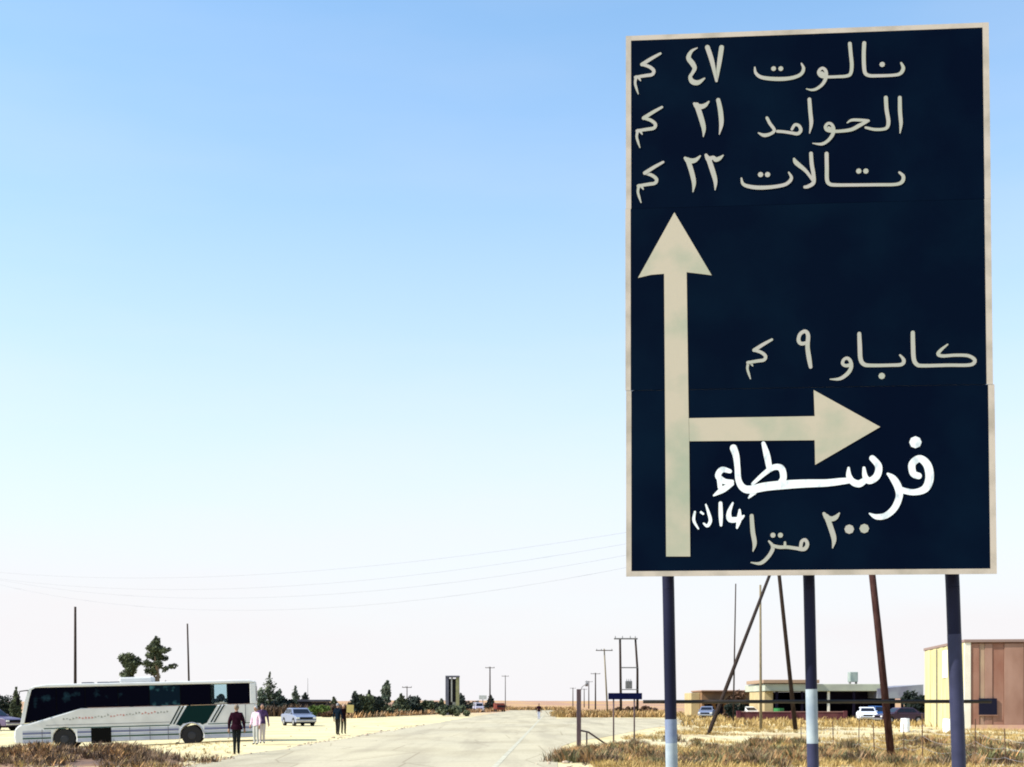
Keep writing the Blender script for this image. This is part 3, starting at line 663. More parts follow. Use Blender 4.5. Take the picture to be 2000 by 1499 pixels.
# ------------------------------------------------------------------ vehicles
M['tyre'] = mat('tyre', (.018,.017,.018), .85); M['rim'] = mat('rim', (.35,.35,.36), .4, metal=.6)
M['glass'] = mat('car_glass', (.01,.012,.02), .1, spec=.3)
M['chrome'] = mat('chrome', (.5,.5,.5), .25, metal=.9)
M['lamp_red'] = mat('lamp_red', (.25,.01,.01), .3); M['lamp_clear'] = mat('lamp_clear', (.7,.7,.65), .2)
M['under'] = mat('underside', (.004,.004,.004), .9, spec=.05)
def make_car(paint, name='parked_car', van=False):
    o = empty(name)
    L, Wd = 4.3, .82
    if van:
        low = [(-2.1,.3),(-2.12,.9),(-2.08,1.05),(-1.6,1.1),(2.05,1.1),(2.1,.95),(2.1,.3)]
        gh = [(-1.75,1.1),(-1.2,1.85),(2.0,1.88),(2.05,1.1)]
    else:
        low = [(-2.12,.30),(-2.15,.55),(-2.1,.72),(-1.9,.80),(-1.0,.92),(-.9,.93),(1.15,.95),(1.95,.93),(2.12,.86),(2.15,.6),(2.12,.3)]
        gh = [(-1.02,.93),(-.42,1.36),(-.2,1.41),(.75,1.40),(.95,1.36),(1.5,.95)]
    # wheel arches along the sill
    arcs = []
    for cx in (1.32, -1.32):
        arcs += [(cx+.37*math.cos(t), .30+.36*math.sin(t)) for t in [math.pi*k/8 for k in range(9)]]
    poly = low+arcs
    MB().prism_y(poly, -Wd, Wd).build('body', paint, o, bevel=.05)
    b = MB(); n = len(gh); tw = Wd-.16
    b.v = [(x, -(Wd-.05 if z < 1.12 and (van or z < 1.0) else tw), z) for x, z in gh]+[(x, (Wd-.05 if z < 1.12 and (van or z < 1.0) else tw), z) for x, z in gh]
    b.face(list(range(n))); b.face(list(range(n,2*n))[::-1])
    for i in range(n): b.face([i, n+i, n+(i+1)%n, (i+1)%n])
    b.build('cabin', paint, o, bevel=.04)
    top = 1.78 if van else 1.33
    xs0 = (-1.55,-.35,.9,1.9) if van else (-.78,-.02,.72,1.2)
    for s in (-1, 1):
        for a, c in zip(xs0, xs0[1:]):
            zb = 1.16 if van else 1.0
            g_ = MB(); fr = (top-zb)/((1.88 if van else 1.41)-zb)
            yb, yt = s*(Wd-.045), s*(tw+.012+(.02 if not van else .03))
            ia = .42 if (a == xs0[0]) else .03; ic = -.30 if (c == xs0[-1] and not van) else -.03
            g_.v = [(a+.03, yb, zb), (c-.03, yb, zb), (c+ic, yt, top), (a+ia, yt, top)]
            g_.v += [(x, y-s*.03, z) for x, y, z in g_.v]
            for f_ in ((0,1,2,3),(7,6,5,4),(0,4,5,1),(1,5,6,2),(2,6,7,3),(3,7,4,0)): g_.face(list(f_))
            g_.build('side_window', M['glass'], o)
    def screen(x0, z0, x1, z1, nm, off):
        g_ = MB(); g_.v = [(x0+off,-(Wd-.16),z0),(x0+off,Wd-.16,z0),(x1+off,Wd-.24,z1),(x1+off,-(Wd-.24),z1)]
        g_.v += [(x-off*1.5, y, z) for x, y, z in g_.v]
        for f_ in ((0,1,2,3),(7,6,5,4),(0,4,5,1),(1,5,6,2),(2,6,7,3),(3,7,4,0)): g_.face(list(f_))
        g_.build(nm, M['glass'], o)
    if van: screen(-1.68,1.2,-1.27,1.76,'windscreen',-.02); screen(2.04,1.2,2.01,1.75,'rear_window',.02)
    else: screen(-.93,1.0,-.48,1.32,'windscreen',-.02); screen(1.42,1.01,1.01,1.31,'rear_window',.02)
    for s in (-1, 1):
        MB().box(-2.175,-2.13,s*.68-.13,s*.68+.13,.58,.70).build('headlight', M['lamp_clear'], o, bevel=.01)
        MB().box(2.12,2.165,s*.68-.12,s*.68+.12,.66,.80).build('tail_light', M['lamp_red'], o, bevel=.01)
        for cx in (-1.32, 1.32):
            w_ = MB().tube([(cx,s*(Wd-.2),.31),(cx,s*(Wd+.01),.31)], .31, 20).build('wheel', M['tyre'], o, bevel=.02)
            MB().tube([(cx,s*(Wd+.005),.31),(cx,s*(Wd+.025),.31)], [.18,.15], 14).build('rim', M['rim'], w_)
        MB().box(-.85,-.7,s*(Wd+.02)-.06,s*(Wd+.02)+.06,.95,1.06).build('mirror', paint, o, bevel=.02)
    MB().box(-2.2,-2.12,-.8,.8,.36,.48).build('bumper', M['chrome'], o, bevel=.02)
    MB().box(2.12,2.2,-.8,.8,.36,.48).build('bumper', M['chrome'], o, bevel=.02)
    MB().box(-2.165,-2.14,-.5,.5,.55,.70).build('grille', M['under'], o)
    MB().box(-2.0,2.0,-.74,.74,.2,.31).build('underbody', M['under'], o)
    return o
silver = mat('paint_silver', (.16,.185,.27), .3, spec=.6); white = mat('paint_white_car', (.75,.74,.72), .35, spec=.5)
c = make_car(silver); c.location = (X(583, 101), 101, 0); c.rotation_euler = (0,0,R(116))
tag(c, 'silver saloon car parked on the sand between the bus and the couple', 'car', 'parked cars')
c = make_car(silver.copy()); c.location = (X(1381, 150), 150, 0); c.rotation_euler = (0,0,R(75))
tag(c, 'silver car in front of the low brown building', 'car', 'parked cars')
c = make_car(white); c.location = (X(1459, 140), 140, 0); c.rotation_euler = (0,0,R(118))
tag(c, 'white car behind the maroon wall right of the rust brown tree', 'car', 'parked cars')
c2 = make_car(mat('paint_white_b', (.72,.73,.78), .35, spec=.5)); c2.location = (X(1693, 124), 124, 0); c2.rotation_euler = (0,0,R(80))
tag(c2, 'white car beside the blue van at the service station', 'car', 'parked cars')
c3 = make_car(mat('paint_blue', (.02,.07,.22), .35, spec=.5), name='parked_van', van=True); c3.location = (X(1711, 132), 132, 0); c3.rotation_euler = (0,0,R(88)); c3.scale = (.9,.55,.8)
tag(c3, 'small blue van right of the white car at the service station', 'van')
c4 = make_car(mat('paint_plum', (.045,.02,.04), .35, spec=.5)); c4.location = (X(1758, 112), 112, 0); c4.rotation_euler = (0,0,R(12))
tag(c4, 'dark plum car parked in front of the dense dark tree on the right', 'car', 'parked cars')
c5 = make_car(mat('paint_purple', (.10,.07,.13), .35, spec=.5)); c5.location = (X(-22, 84), 84, gz(X(-22,84),84)); c5.rotation_euler = (0,0,R(160))
tag(c5, 'dark purple car cut off by the left edge in front of the bushes', 'car', 'parked cars')
c6 = make_car(mat('paint_pale', (.45,.42,.50), .4), name='parked_van', van=True); c6.location = (X(934, 250), 250, 0); c6.rotation_euler = (0,0,R(100))
tag(c6, 'pale van at the roadside left of the last conical tree', 'van')
# small red box truck
d = 262; o = empty('red_truck', (X(974,d), d, 0), (0,0,R(8))); tag(o, 'small brick red box truck at the roadside right of the last conical tree', 'truck')
rd = mat('truck_red', (.17,.03,.02), .7, (.14,.05,.035), 2, spec=.05)
MB().box(-.85,1.0,-1.4,1.9,.5,1.75).build('cargo_box', rd, o, bevel=.05)
MB().box(-.8,.95,-2.7,-1.45,.4,1.5).build('cab', rd, o, bevel=.12)
MB().box(-.68,.83,-2.73,-2.69,.95,1.35).build('windscreen', M['glass'], o)
for sx in (-.75,.9):
    for sy in (-2.0,1.0): MB().tube([(sx-.12,sy,.36),(sx+.12,sy,.36)], .36, 14).build('wheel', M['tyre'], o)

# ------------------------------------------------------------------ the bus
buspx = 45; dF = 58.6
bo = empty('coach_bus', (X(buspx, dF), dF, gz(X(buspx,dF)+3, dF)-.10), (0, R(-1.5), R(10)))
tag(bo, 'long white coach with black windows and a dark green slanted band parked left', 'bus')
M['bus_white'] = mat('bus_white', (.62,.62,.61), .4, (.50,.50,.50), 1.2, spec=.3, lo=.4, hi=.8)
M['bus_cream'] = mat('bus_cream', (.58,.57,.55), .4, (.50,.49,.47), 1.5, spec=.5)
M['bus_lower'] = mat('bus_lower', (.36,.38,.46), .4, (.30,.32,.40), 1.5, spec=.3)
M['bus_green'] = mat('bus_green', (.002,.016,.016), .5, spec=.05)
M['bus_glass'] = mat('bus_glass', (.0008,.001,.005), .2, (.012,.035,.05), 1.1, spec=.02, lo=.60, hi=.72)  # teal patches are reflections painted into the pane colour
M['bus_teal'] = mat('bus_glass_teal', (.002,.008,.016), .2, (.05,.15,.17), 1.5, spec=.03, lo=.5, hi=.66)  # stronger teal mottling stands in for light reflected and seen through
M['glass_clear'] = mat('glass_clear', (.05,.08,.08), .05, spec=.6, trans=.93)
M['stripe_blue'] = mat('stripe_blue', (.14,.15,.24), .5); M['stripe_green'] = mat('stripe_green', (.02,.06,.045), .5)
M['seam'] = mat('panel_seam', (.10,.10,.12), .7)
LB, WB = 11.25, 2.45
def arch(cx, r=.56, zc=.45, z0=.28, n=10):
    a0 = math.asin(max(-1,(z0-zc)/r))
    return [(cx+r*math.cos(a0+(math.pi-2*a0)*k/n), zc+r*math.sin(a0+(math.pi-2*a0)*k/n)) for k in range(n+1)]
FW, RW = 1.95, 8.05
low = [(-.36,.30),(-.40,.60),(-.37,.95),(-.20,1.12),(-.06,1.18),(.30,1.22),(2.75,1.86),(LB-.02,1.86),(LB,1.0),(LB-.02,.28)]
poly = low+arch(RW)+arch(FW)
MB().prism_y(poly, 0, WB).build('body', M['bus_white'], bo, bevel=.06)
MB().prism_y([(.42,2.84),(.60,2.93),(1.2,3.0),(LB-.3,3.0),(LB-.03,2.93),(LB-.0,2.84)], 0, WB).build('roof', M['bus_white'], bo, bevel=.05)
MB().box(LB-.30, LB, .002, WB-.002, 1.862, 2.838).build('rear_wall', M['bus_white'], bo, bevel=.03)
MB().box(LB+.001, LB+.02, .3, WB-.3, 2.0, 2.7).build('rear_window', M['bus_glass'], bo)
MB().box(2.9, LB-.35, .25, WB-.25, 1.87, 1.9).build('cabin_floor', M['under'], bo)
# windows along both sides
edges = [.30,1.62,2.98,4.55,6.05,7.55,9.02,9.86,10.93]
botz = lambda x: 1.255 if x < .35 else min(1.875, 1.235+(x-.30)*(.64/2.45)+.02)
frontx = lambda z: .05+(z-1.2)*(.40/1.6)
kinds = ['bus_glass','bus_glass','bus_glass','bus_glass','bus_teal','bus_glass','glass_clear','bus_glass']
def pane(y0, y1, m, a, c, nm='side_window'):
    pl = [(a+.02, botz(a+.02)), (c-.02, botz(c-.02)), (c-.02, 2.835), (a+.02, 2.835)]
    if a == edges[0]: pl = [(.10,1.225),(c-.02, botz(c-.02)),(c-.02,2.835),(.62,2.835),(.48,2.76),(.34,2.3)]
    if c == edges[3] or (a < 2.75 < c): pl = [(a+.02, botz(a+.02)), (2.75,1.875), (c-.02,1.875), (c-.02,2.835), (a+.02,2.835)]
    return MB().prism_y(pl, y0, y1).build(nm, M[m], bo)
for i, (a, c) in enumerate(zip(edges, edges[1:])):
    p = pane(.012, .03, kinds[i], a, c); pane(WB-.03, WB-.012, kinds[i] if kinds[i] != 'bus_teal' else 'bus_glass', a, c)
    if kinds[i] == 'glass_clear': p['label'] = 'clear see-through side window near the rear'
    if i:
        for y in (.02, WB-.05):
            MB().prism_y([(a-.05, botz(a-.05)+.001), (a+.05, botz(a+.05)+.001), (a+.05,2.838), (a-.05,2.838)], y+.012, y+.04).build('window_pillar', M['under'], bo)
MB().prism_y([(-.04,1.23),(.06,1.225),(.44,2.78),(.36,2.80)], .04, WB-.04).build('windscreen', M['bus_glass'], bo)
MB().prism_y([(-.10,1.19),(.09,1.222),(.33,2.3),(.47,2.76),(.64,2.838),(.40,2.838),(.30,2.76),(.12,2.2)], -.002, .06).build('front_pillar', M['bus_white'], bo, bevel=.01)
MB().prism_y([(-.10,1.19),(.09,1.222),(.33,2.3),(.47,2.76),(.64,2.838),(.40,2.838),(.30,2.76),(.12,2.2)], WB-.06, WB+.002).build('front_pillar', M['bus_white'], bo, bevel=.01)
# seats seen against the sky through the clear window, and the rest of the rows
for i in range(11):
    x = 2.9+i*.75
    for y in (.35, 1.35):
        b = MB().box(x, x+.45, y, y+.75, 1.95, 2.15); b.box(x+.38, x+.5, y+.02, y+.73, 2.0, 2.28)
        s_ = b.build('seat', mat('seat_cloth', (.02,.03,.05), .9) if i == 0 and y == .35 else bpy.data.materials['seat_cloth'], bo, bevel=.04)
MB().ball((9.5,.75,2.18), (.19,.14,.2)).build('headrest', bpy.data.materials['seat_cloth'], bo, smoothf=True)
# paintwork sheets standing 3 mm proud of the near side
def decal(nm, pl, m, y=-.004): return MB().prism_y(pl, y, y+.0035).build(nm, M[m], bo)
decal('upper_panel', [(.75,1.20),(.45,1.15),(.95,1.02),(7.02,1.02),(7.6,1.84),(2.78,1.84)], 'bus_cream')
decal('upper_panel', [(9.15,1.04),(LB-.1,1.04),(LB-.1,1.84),(9.66,1.84)], 'bus_cream')
decal('green_band', [(7.30,.98),(7.52,.90),(7.66,1.02),(8.46,1.02),(8.58,.94),(8.80,1.02),(9.34,1.855),(7.86,1.855)], 'bus_green')
for dx in (-.13,-.30): decal('slanted_stripe', [(7.28+dx,1.0),(7.36+dx,1.0),(7.86+dx,1.85),(7.78+dx,1.85)], 'bus_green', -.0085)
for dx in (.16,.32): decal('slanted_stripe', [(8.80+dx,1.04),(8.88+dx,1.04),(9.40+dx,1.85),(9.32+dx,1.85)], 'bus_green', -.0085)
def hstripe(z, h, m, y=-.004, x0=.0, x1=LB-.08):
    for a, c in ((x0, FW-.62), (FW+.62, RW-.62), (RW+.62, x1)): decal('body_stripe', [(a,z),(c,z),(c,z+h),(a,z+h)], m, y)
hstripe(.70,.11,'stripe_blue'); hstripe(.49,.075,'stripe_green'); hstripe(.30,.17,'bus_lower'); hstripe(.58,.08,'bus_lower'); hstripe(.84,.04,'bus_lower')
decal('body_stripe', [(1.0,.935),(7.0,.935),(7.0,.985),(1.0,.985)], 'stripe_green'); decal('body_stripe', [(8.86,.95),(LB-.1,.95),(LB-.1,.99),(8.86,.99)], 'stripe_green')
decal('body_stripe', [(1.1,1.10),(7.0,1.10),(7.0,1.12),(1.1,1.12)], 'seam', -.0085)
for x in (.9, 5.05, 6.02, 6.9, 9.9): decal('panel_joint', [(x,.30),(x+.03,.30),(x+.03,.92),(x,.92)], 'seam', -.0125)
decal('panel_joint', [(LB-.55,1.0),(LB-.52,1.0),(LB-.52,1.84),(LB-.55,1.84)], 'seam', -.0125)
decal('dark_opening_sheet', [(3.22,.22),(4.18,.22),(4.18,.93),(3.22,.93)], 'under', -.014)  # flat black sheet stands in for the dark inside of an opening
# small worn lettering on the cream panel
rw = random.Random(12); b = MB(); b2 = MB()
for k in range(34):
    x = 1.9+k*.15; z = 1.33+(x-1.9)*.045+rw.uniform(-.03,.05); (b if (k//5)%2 else b2).prism_y([(x,z),(x+.09,z+.02),(x+.10,z+.05),(x+.01,z+rw.uniform(.05,.12))], -.0072, -.0045)
lt1 = b.build('lettering', mat('bus_red', (.42,.16,.14), .6), bo); lt2 = b2.build('lettering', mat('bus_greytext', (.25,.25,.22), .6), bo); tag(lt1, kind='stuff'); tag(lt2, kind='stuff')
# roof fittings
MB().box(4.55,6.15,.5,1.95,3.003,3.25).build('air_conditioner', M['bus_cream'], bo, bevel=.07)
for x in (2.7, 3.45, 4.05): MB().box(x,x+.5,.8,1.6,3.002,3.07).build('roof_hatch', M['seam'], bo, bevel=.02)
# wheels
for cx in (FW, RW):
    for y0, y1 in ((.03,.30),(WB-.30,WB-.03)):
        wv = MB().tube([(cx,y0,.45),(cx,y1,.45)], .47, 28).build('wheel', M['tyre'], bo, bevel=.03)
        MB().tube([(cx,y0-.02 if y0 < 1 else y1+.02,.45),(cx,y0+.05 if y0 < 1 else y1-.05,.45)], [.16,.24], 16).build('rim', mat('bus_rim', (.03,.03,.035), .7), wv)
ar = MB(); aw = [(RW+.60*math.cos(t), .45+.60*math.sin(t)) for t in [math.pi*(.06+.88*k/12) for k in range(13)]]
ar.tube([(x,-.012,z) for x, z in aw], .022, 6).build('wheel_arch_trim', M['bus_lower'], bo)
ab = MB(); ab.box(.3, LB-.3, .5, WB-.5, .3, .6).build('underbody', M['under'], bo)
for y in (.25, WB-.25): MB().box(-.43,-.38,y-.16,y+.16,.62,.80).build('headlight', M['lamp_clear'], bo, bevel=.01)
for y in (.2, WB-.2): MB().box(LB+.001,LB+.03,y-.1,y+.1,.8,1.3).build('tail_light', M['lamp_red'], bo)
MB().tube([(.42,.05,2.75),(-.05,-.12,2.70),(-.12,-.16,2.4)], .025, 6).build('mirror_arm', M['under'], bo)
MB().box(-.20,-.08,-.28,-.06,2.05,2.42).build('mirror', M['under'], bo, bevel=.03)
MB().box(-.42,-.385,.6,WB-.6,.42,.56).build('number_plate', M['bus_cream'], bo)

KX = .935
bpy.context.view_layer.update()
def fit(o_):
    if o_.type == 'MESH':
        nm_ = o_.name.split('.')[0]
        if nm_ in ('wheel','rim'):
            cx_ = FW if o_.data.vertices[0].co.x < 5 else RW
            for v in o_.data.vertices: v.co.x += cx_*(KX-1)
        else:
            for v in o_.data.vertices: v.co.x *= KX
    for c_ in o_.children: fit(c_)
fit(bo)
# ------------------------------------------------------------------ people
def arm_chain(sh, el_, wr): return [sh, el_, wr]
SKIN = mat('skin', (.32,.18,.12), .6)
HAIR = {}
def person(loc, face, top, leg, shoe=(.03,.025,.02), hair=(.015,.012,.012), label='', H=1.75, lwr=None, rwr=None, lel=None, rel=None, bulk=1.0, stance=.1, stride=0.0, group='people standing by the road', skirt=False):
    o = empty('person', loc, (0,0,face)); k = H/1.75
    lel = lel or (-.25,.0,1.13); rel = rel or (.25,.0,1.13); lwr = lwr or (-.27,.07,.88); rwr = rwr or (.27,.07,.88)
    J = [(0,0,.95),(0,0,1.12),(0,.0,1.32),(0,0,1.47),(0,.01,1.56),
         (-.165,0,1.41),lel,lwr,(.165,0,1.41),rel,rwr,
         (-.085,0,.90),(-stance,.02+stride*.5,.50),(-stance*1.05,-.02+stride,.09),(-stance*1.15,.13+stride,.04),
         (.085,0,.90),(stance,.02-stride*.4,.50),(stance*1.05,-.02-stride,.09),(stance*1.15,.13-stride,.04)]
    rad = [(.135*bulk,.10*bulk),(.13*bulk,.10*bulk),(.165*bulk,.115*bulk),(.062,.06),(.055,.055),
           (.066*bulk,.066*bulk),(.052*bulk,.052*bulk),(.032,.03),(.066*bulk,.066*bulk),(.052*bulk,.052*bulk),(.032,.03),
           (.092,.095),(.066,.068),(.045,.048),(.038,.03),(.092,.095),(.066,.068),(.045,.048),(.038,.03)]
    E = [(0,1),(1,2),(2,3),(3,4),(2,5),(5,6),(6,7),(2,8),(8,9),(9,10),(0,11),(11,12),(12,13),(13,14),(0,15),(15,16),(16,17),(17,18)]
    me = bpy.data.meshes.new('body'); me.from_pydata([tuple(c_*k for c_ in j) for j in J], E, [])
    t = bpy.data.objects.new('body', me); C.objects.link(t)
    sk = t.modifiers.new('skin', 'SKIN'); 
    for i, v in enumerate(me.skin_vertices[0].data):
        v.radius = (rad[i][0]*k, rad[i][1]*k); v.use_root = (i == 0)
    ss = t.modifiers.new('sub', 'SUBSURF'); ss.levels = 2; ss.render_levels = 2
    dg = bpy.context.evaluated_depsgraph_get(); dg.update()
    ev = t.evaluated_get(dg); bm = bmesh.new(); bm.from_mesh(ev.to_mesh()); ev.to_mesh_clear()
    bpy.data.objects.remove(t)
    b = MB(); b.v = [tuple(v.co) for v in bm.verts]
    bm.verts.index_update()
    wl, wr_ = Vector(lwr)*k, Vector(rwr)*k
    for f_ in bm.faces:
        c_ = f_.calc_center_median()
        hand = min((c_-wl).length, (c_-wr_).length) < .045*k
        mi = 3 if c_.z < .085*k else (1 if (c_.z < .93*k and abs(c_.x) < .19*k) else (2 if (c_.z > 1.49*k or hand) else 0))
        b.face([v.index for v in f_.verts], mi)
    bm.free()
    hc = (0, .025*k, 1.64*k)
    b.ball(hc, (.075*k,.092*k,.112*k), 16, 12, 2)
    b.ball((0, hc[1]+.092*k, hc[2]-.012*k), (.012,.018,.022), 6, 5, 2)                       # nose
    for s in (-1,1):
        b.ball((s*.077*k, .015*k, hc[2]-.005*k), (.012,.02,.03), 6, 5, 2)                    # ears
        b.ball((s*.028*k, hc[1]+.083*k, hc[2]+.008*k), (.011,.008,.007), 6, 4, 3)            # eyes
    b.box(-.022,.022,hc[1]+.075*k,hc[1]+.088*k,hc[2]-.058*k,hc[2]-.05*k,3)                    # mouth
    for el0, wr0, s in ((lel, lwr, -1), (rel, rwr, 1)):                                        # hands: palm, four fingers, thumb
        e_, w0 = Vector(el0)*k, Vector(wr0)*k; dv = (w0-e_).normalized(); sd_ = dv.cross(Vector((s,0,0))).normalized(); fr = dv.cross(sd_).normalized()
        b.tube([w0-dv*.02, w0+dv*.05, w0+dv*.09], [.03,.04,.036], 8, 2)
        for q, ln in ((-1.5,.06),(-.5,.075),(.5,.07),(1.5,.055)):
            p = w0+dv*.085+sd_*q*.018; b.tube([p, p+dv*ln*.55+fr*.004, p+dv*ln*.9+fr*.022], [.0095,.0088,.007], 5, 2)
        p = w0+dv*.03+sd_*.035; b.tube([p, p+dv*.03+sd_*.022, p+dv*.06+sd_*.025], [.012,.011,.008], 5, 2)
    tm = mat('top_cloth', tuple(c_*.6 for c_ in top) if max(top) < .2 else top, .95, tuple(min(1,c_*1.2) for c_ in top), 9, spec=.02); lm = mat('leg_cloth', tuple(c_*.5 for c_ in leg) if max(leg) < .1 else leg, .95, leg, 9, spec=.02); sm = mat('shoe', shoe, .7)
    bd = b.build('body', [tm, lm, SKIN, sm], o, smoothf=True, normals=True)
    h = MB().ball((0, hc[1]-.014*k, hc[2]+.024*k), (.083*k,.092*k,.104*k), 14, 10)
    h.f = [f_ for f_ in h.f if not (sum(h.v[i][1] for i in f_)/4 > hc[1]+.045*k and sum(h.v[i][2] for i in f_)/4 < hc[2]+.062*k)]; h.m = [0]*len(h.f)
    h.build('hair', mat('hair', hair, .8), o, smoothf=True)
    # jacket hem and collar give the clothes an edge
    b = MB(); b.tube([(0,0,.88*k),(0,0,.96*k),(0,0,1.06*k)], [.165*bulk*k,.158*bulk*k,.13*bulk*k], 16, cap=False)
    b.v = [(x, y*.72, z) for x, y, z in b.v]; b.build('jacket_hem', tm, o, smoothf=True)
    b = MB(); b.tube([(0,0,1.44*k),(0,.005,1.51*k)], [.085*k,.068*k], 12, cap=False); b.build('collar', tm, o, smoothf=True)
    tag(o, label, 'person', group)
    return o
d = 44.6; person((X(462,d),d,gz(X(462,d),d)), R(8), (.022,.006,.012), (.018,.022,.022), label='person in a bulky dark maroon jacket and dark trousers before the bus rear', H=1.74, bulk=1.32, stance=.065, hair=(.18,.14,.10))
d = 55; person((X(500,d),d,0), R(150), (.62,.45,.55), (.40,.40,.38), label='person in a pale pink shirt and light trousers close to the bus rear corner', H=1.66, stance=.09, hair=(.35,.33,.34))
d = 56.5; person((X(512,d),d,0), R(200), (.08,.045,.11), (.46,.40,.38), label='person in a purple top right of the one in pink by the bus rear', H=1.76, stance=.07, hair=(.03,.02,.03))
d = 71.4; person((X(659.5,d),d,0), R(-20), (.006,.012,.022), (.03,.028,.025), label='person in dark navy standing at the left of the couple', H=1.78, stance=.08, stride=.06, hair=(.22,.22,.24))
d = 73.5; pr = person((X(671,d),d,0), R(180+25), (.015,.006,.008), (.025,.020,.010), label='person in dark clothes at the right of the couple holding up a yellow sheet', H=1.72, stance=.09, hair=(.30,.22,.18),
    lel=(-.27,.12,1.18), lwr=(-.30,.36,1.22))
sh = MB().box(-.20,.20,-.004,.004,0,.46).build('paper_sheet', mat('yellow_paper', (.55,.42,.14), .8, (.48,.36,.12), 4)); sh.location = (X(684,73.3), 73.2, 1.24); sh.rotation_euler = (R(-8),R(3),R(12))
tag(sh, 'folded yellow paper sheet held up by the right person of the couple', 'sheet')
d = 141; person((X(1052.5,d),d,0), R(175), (.02,.006,.012), (.40,.42,.52), label='distant person in a dark red top and pale trousers walking on the road', H=1.74, bulk=1.15, stance=.07, stride=.1, hair=(.02,.01,.01))

# ------------------------------------------------------------------ buildings on the right
# pink clad building; front shade and sunlit yellow side are put into the wall colours
M['pink'] = mat('pink_clad', (.30,.175,.13), .8, (.22,.115,.08), .9, .15, 8, lo=.35, hi=.7, stretch=(1,1,.4))
M['pink2'] = mat('pink_clad_dark', (.21,.09,.06), .8, (.28,.15,.105), .9, .15, 8, stretch=(1,1,.4))
M['tan'] = mat('tan_clad', (.36,.25,.16), .8, (.27,.16,.12), .9, stretch=(1,1,.4))
M['yellow_wall'] = mat('yellow_wall', (.42,.36,.17), .85, (.50,.45,.25), .8, stretch=(2,2,.4))
M['pale_wall'] = mat('pale_wall', (.68,.64,.54), .85, (.6,.55,.45), 1)
pb = empty('pink_building', (30.4, 86, 0), (0,0,math.atan2(-.128,.992)))
tag(pb, 'flat roofed building with pinkish brown panelled front and sunlit yellow side', 'building')
HT = Z(1249, 86)
MB().box(.25, 14, .10, 14.0, 0, HT-.2).build('core', M['pink2'], pb)
x = .42; rp = random.Random(4); seq = ['pink2','tan','pink','pink2','pink','pink','pink','pink2']+['pink']*12; i = 0
while x < 13.8:
    wd = (.55,.35,.5,.75)[i] if i < 4 else 1.25
    z1 = HT-.28
    if i in (2,3):   # window bay: panels above and below
        pass
    yo = rp.uniform(-.02,.02)+(.05 if i % 2 else 0)
    MB().box(x+.008, x+wd-.008, -.0+yo, .095, .35, z1).build('panel', M[seq[i]], pb, bevel=.012); x += wd; i += 1
MB().box(-.02,.40,-.08,.12,0,HT-.05).build('corner_pier', M['pale_wall'], pb, bevel=.01)
MB().box(.41,13.9,-.06,.099,0,.345).build('plinth', mat('plinth_pink', (.45,.26,.2), .9, (.5,.33,.2), 2), pb)
MB().box(-.06,14.1,-.16,14.1,HT-.198,HT).build('roof_edge', mat('roof_edge', (.22,.15,.13), .8), pb, bevel=.02)
f_ = MB().box(.92,2.08,-.10,-.021,Z(1396,86),Z(1364,86)).build('window', mat('window_dark', (.008,.008,.02), .3, spec=.08), pb)
MB().box(.87,2.13,-.12,-.101,Z(1396,86)-.06,Z(1396,86)-.003).build('sill', M['pink'], f_)
for k in range(12):
    y0 = .14+k*1.15
    MB().box(-.03+(.03 if k%2 else 0), .24, y0, y0+1.12, 0, HT-.21).build('side_panel', M['yellow_wall'], pb, bevel=.02)
MB().box(-.05,-.031,5.2,7.0,3.6,5.6).build('side_window', M['pale_wall'], pb)
for y in (3.6, 8.9): MB().tube([(-.08,y,.2),(-.08,y,HT-.3)], .04, 6).build('drain_pipe', M['steel'], pb)

# service station
d = 140; st = empty('service_station', (X(1600,d), d, 0)); tag(st, 'low service station with a pale flat canopy, dark open bays and a roof tank', 'building')
ox = X(1600,d); q = lambda px: X(px,d)-ox; z_ = lambda py: Z(py,d)
M['mud'] = mat('mud_plaster', (.27,.15,.07), .9, (.17,.09,.05), .6, .2, 3); M['mud_pale'] = mat('mud_pale', (.42,.33,.17), .9, (.34,.25,.13), .6)
M['canopy'] = mat('canopy', (.40,.42,.32), .8, (.30,.31,.25), .5); M['canopy_brown'] = mat('canopy_brown', (.30,.20,.13), .8)
M['bay_dark'] = mat('bay_dark', (.006,.005,.014), .8, (.014,.011,.022), 1, spec=.03); M['metal_grey'] = mat('metal_grey', (.24,.25,.27), .6, (.13,.12,.17), .6)  # bay_dark: shade inside the bays is put into the near-black colour
MB().box(q(1478),q(1702),-4.5,7,z_(1350.5),z_(1337)).build('canopy_roof', M['canopy'], st, bevel=.04)
MB().box(q(1474),q(1580),-4.8,5,z_(1335.8),z_(1329)).build('roof_parapet', M['canopy_brown'], st, bevel=.04)
MB().box(q(1495),q(1775),5,5.4,0,z_(1351)).build('back_wall', M['bay_dark'], st)
MB().box(q(1480),q(1496),-3.8,4.9,0,z_(1351)).build('side_wall', M['mud_pale'], st)
MB().box(q(1596),q(1690),-1.0,4.9,z_(1376),z_(1351)).build('bay_front', M['bay_dark'], st)
b = MB(); b.v = [(q(1690),-4.6,z_(1346)),(q(1777),-4.6,z_(1338)),(q(1777),6,z_(1338)),(q(1690),6,z_(1346)),(q(1690),-4.6,z_(1364)),(q(1777),-4.6,z_(1364)),(q(1777),6,z_(1364)),(q(1690),6,z_(1364))]
for f_ in ((0,1,2,3),(7,6,5,4),(4,5,1,0),(5,6,2,1),(6,7,3,2),(7,4,0,3)): b.face(list(f_))
b.build('side_canopy', M['metal_grey'], st)
for px in (1502,1550,1600,1648,1705,1740,1772): MB().box(q(px)-.12,q(px)+.12,-4.2,-3.96,0,z_(1351) if px<1700 else z_(1364.3)).build('column', M['bay_dark'] if px != 1600 else M['pale_wall'], st)
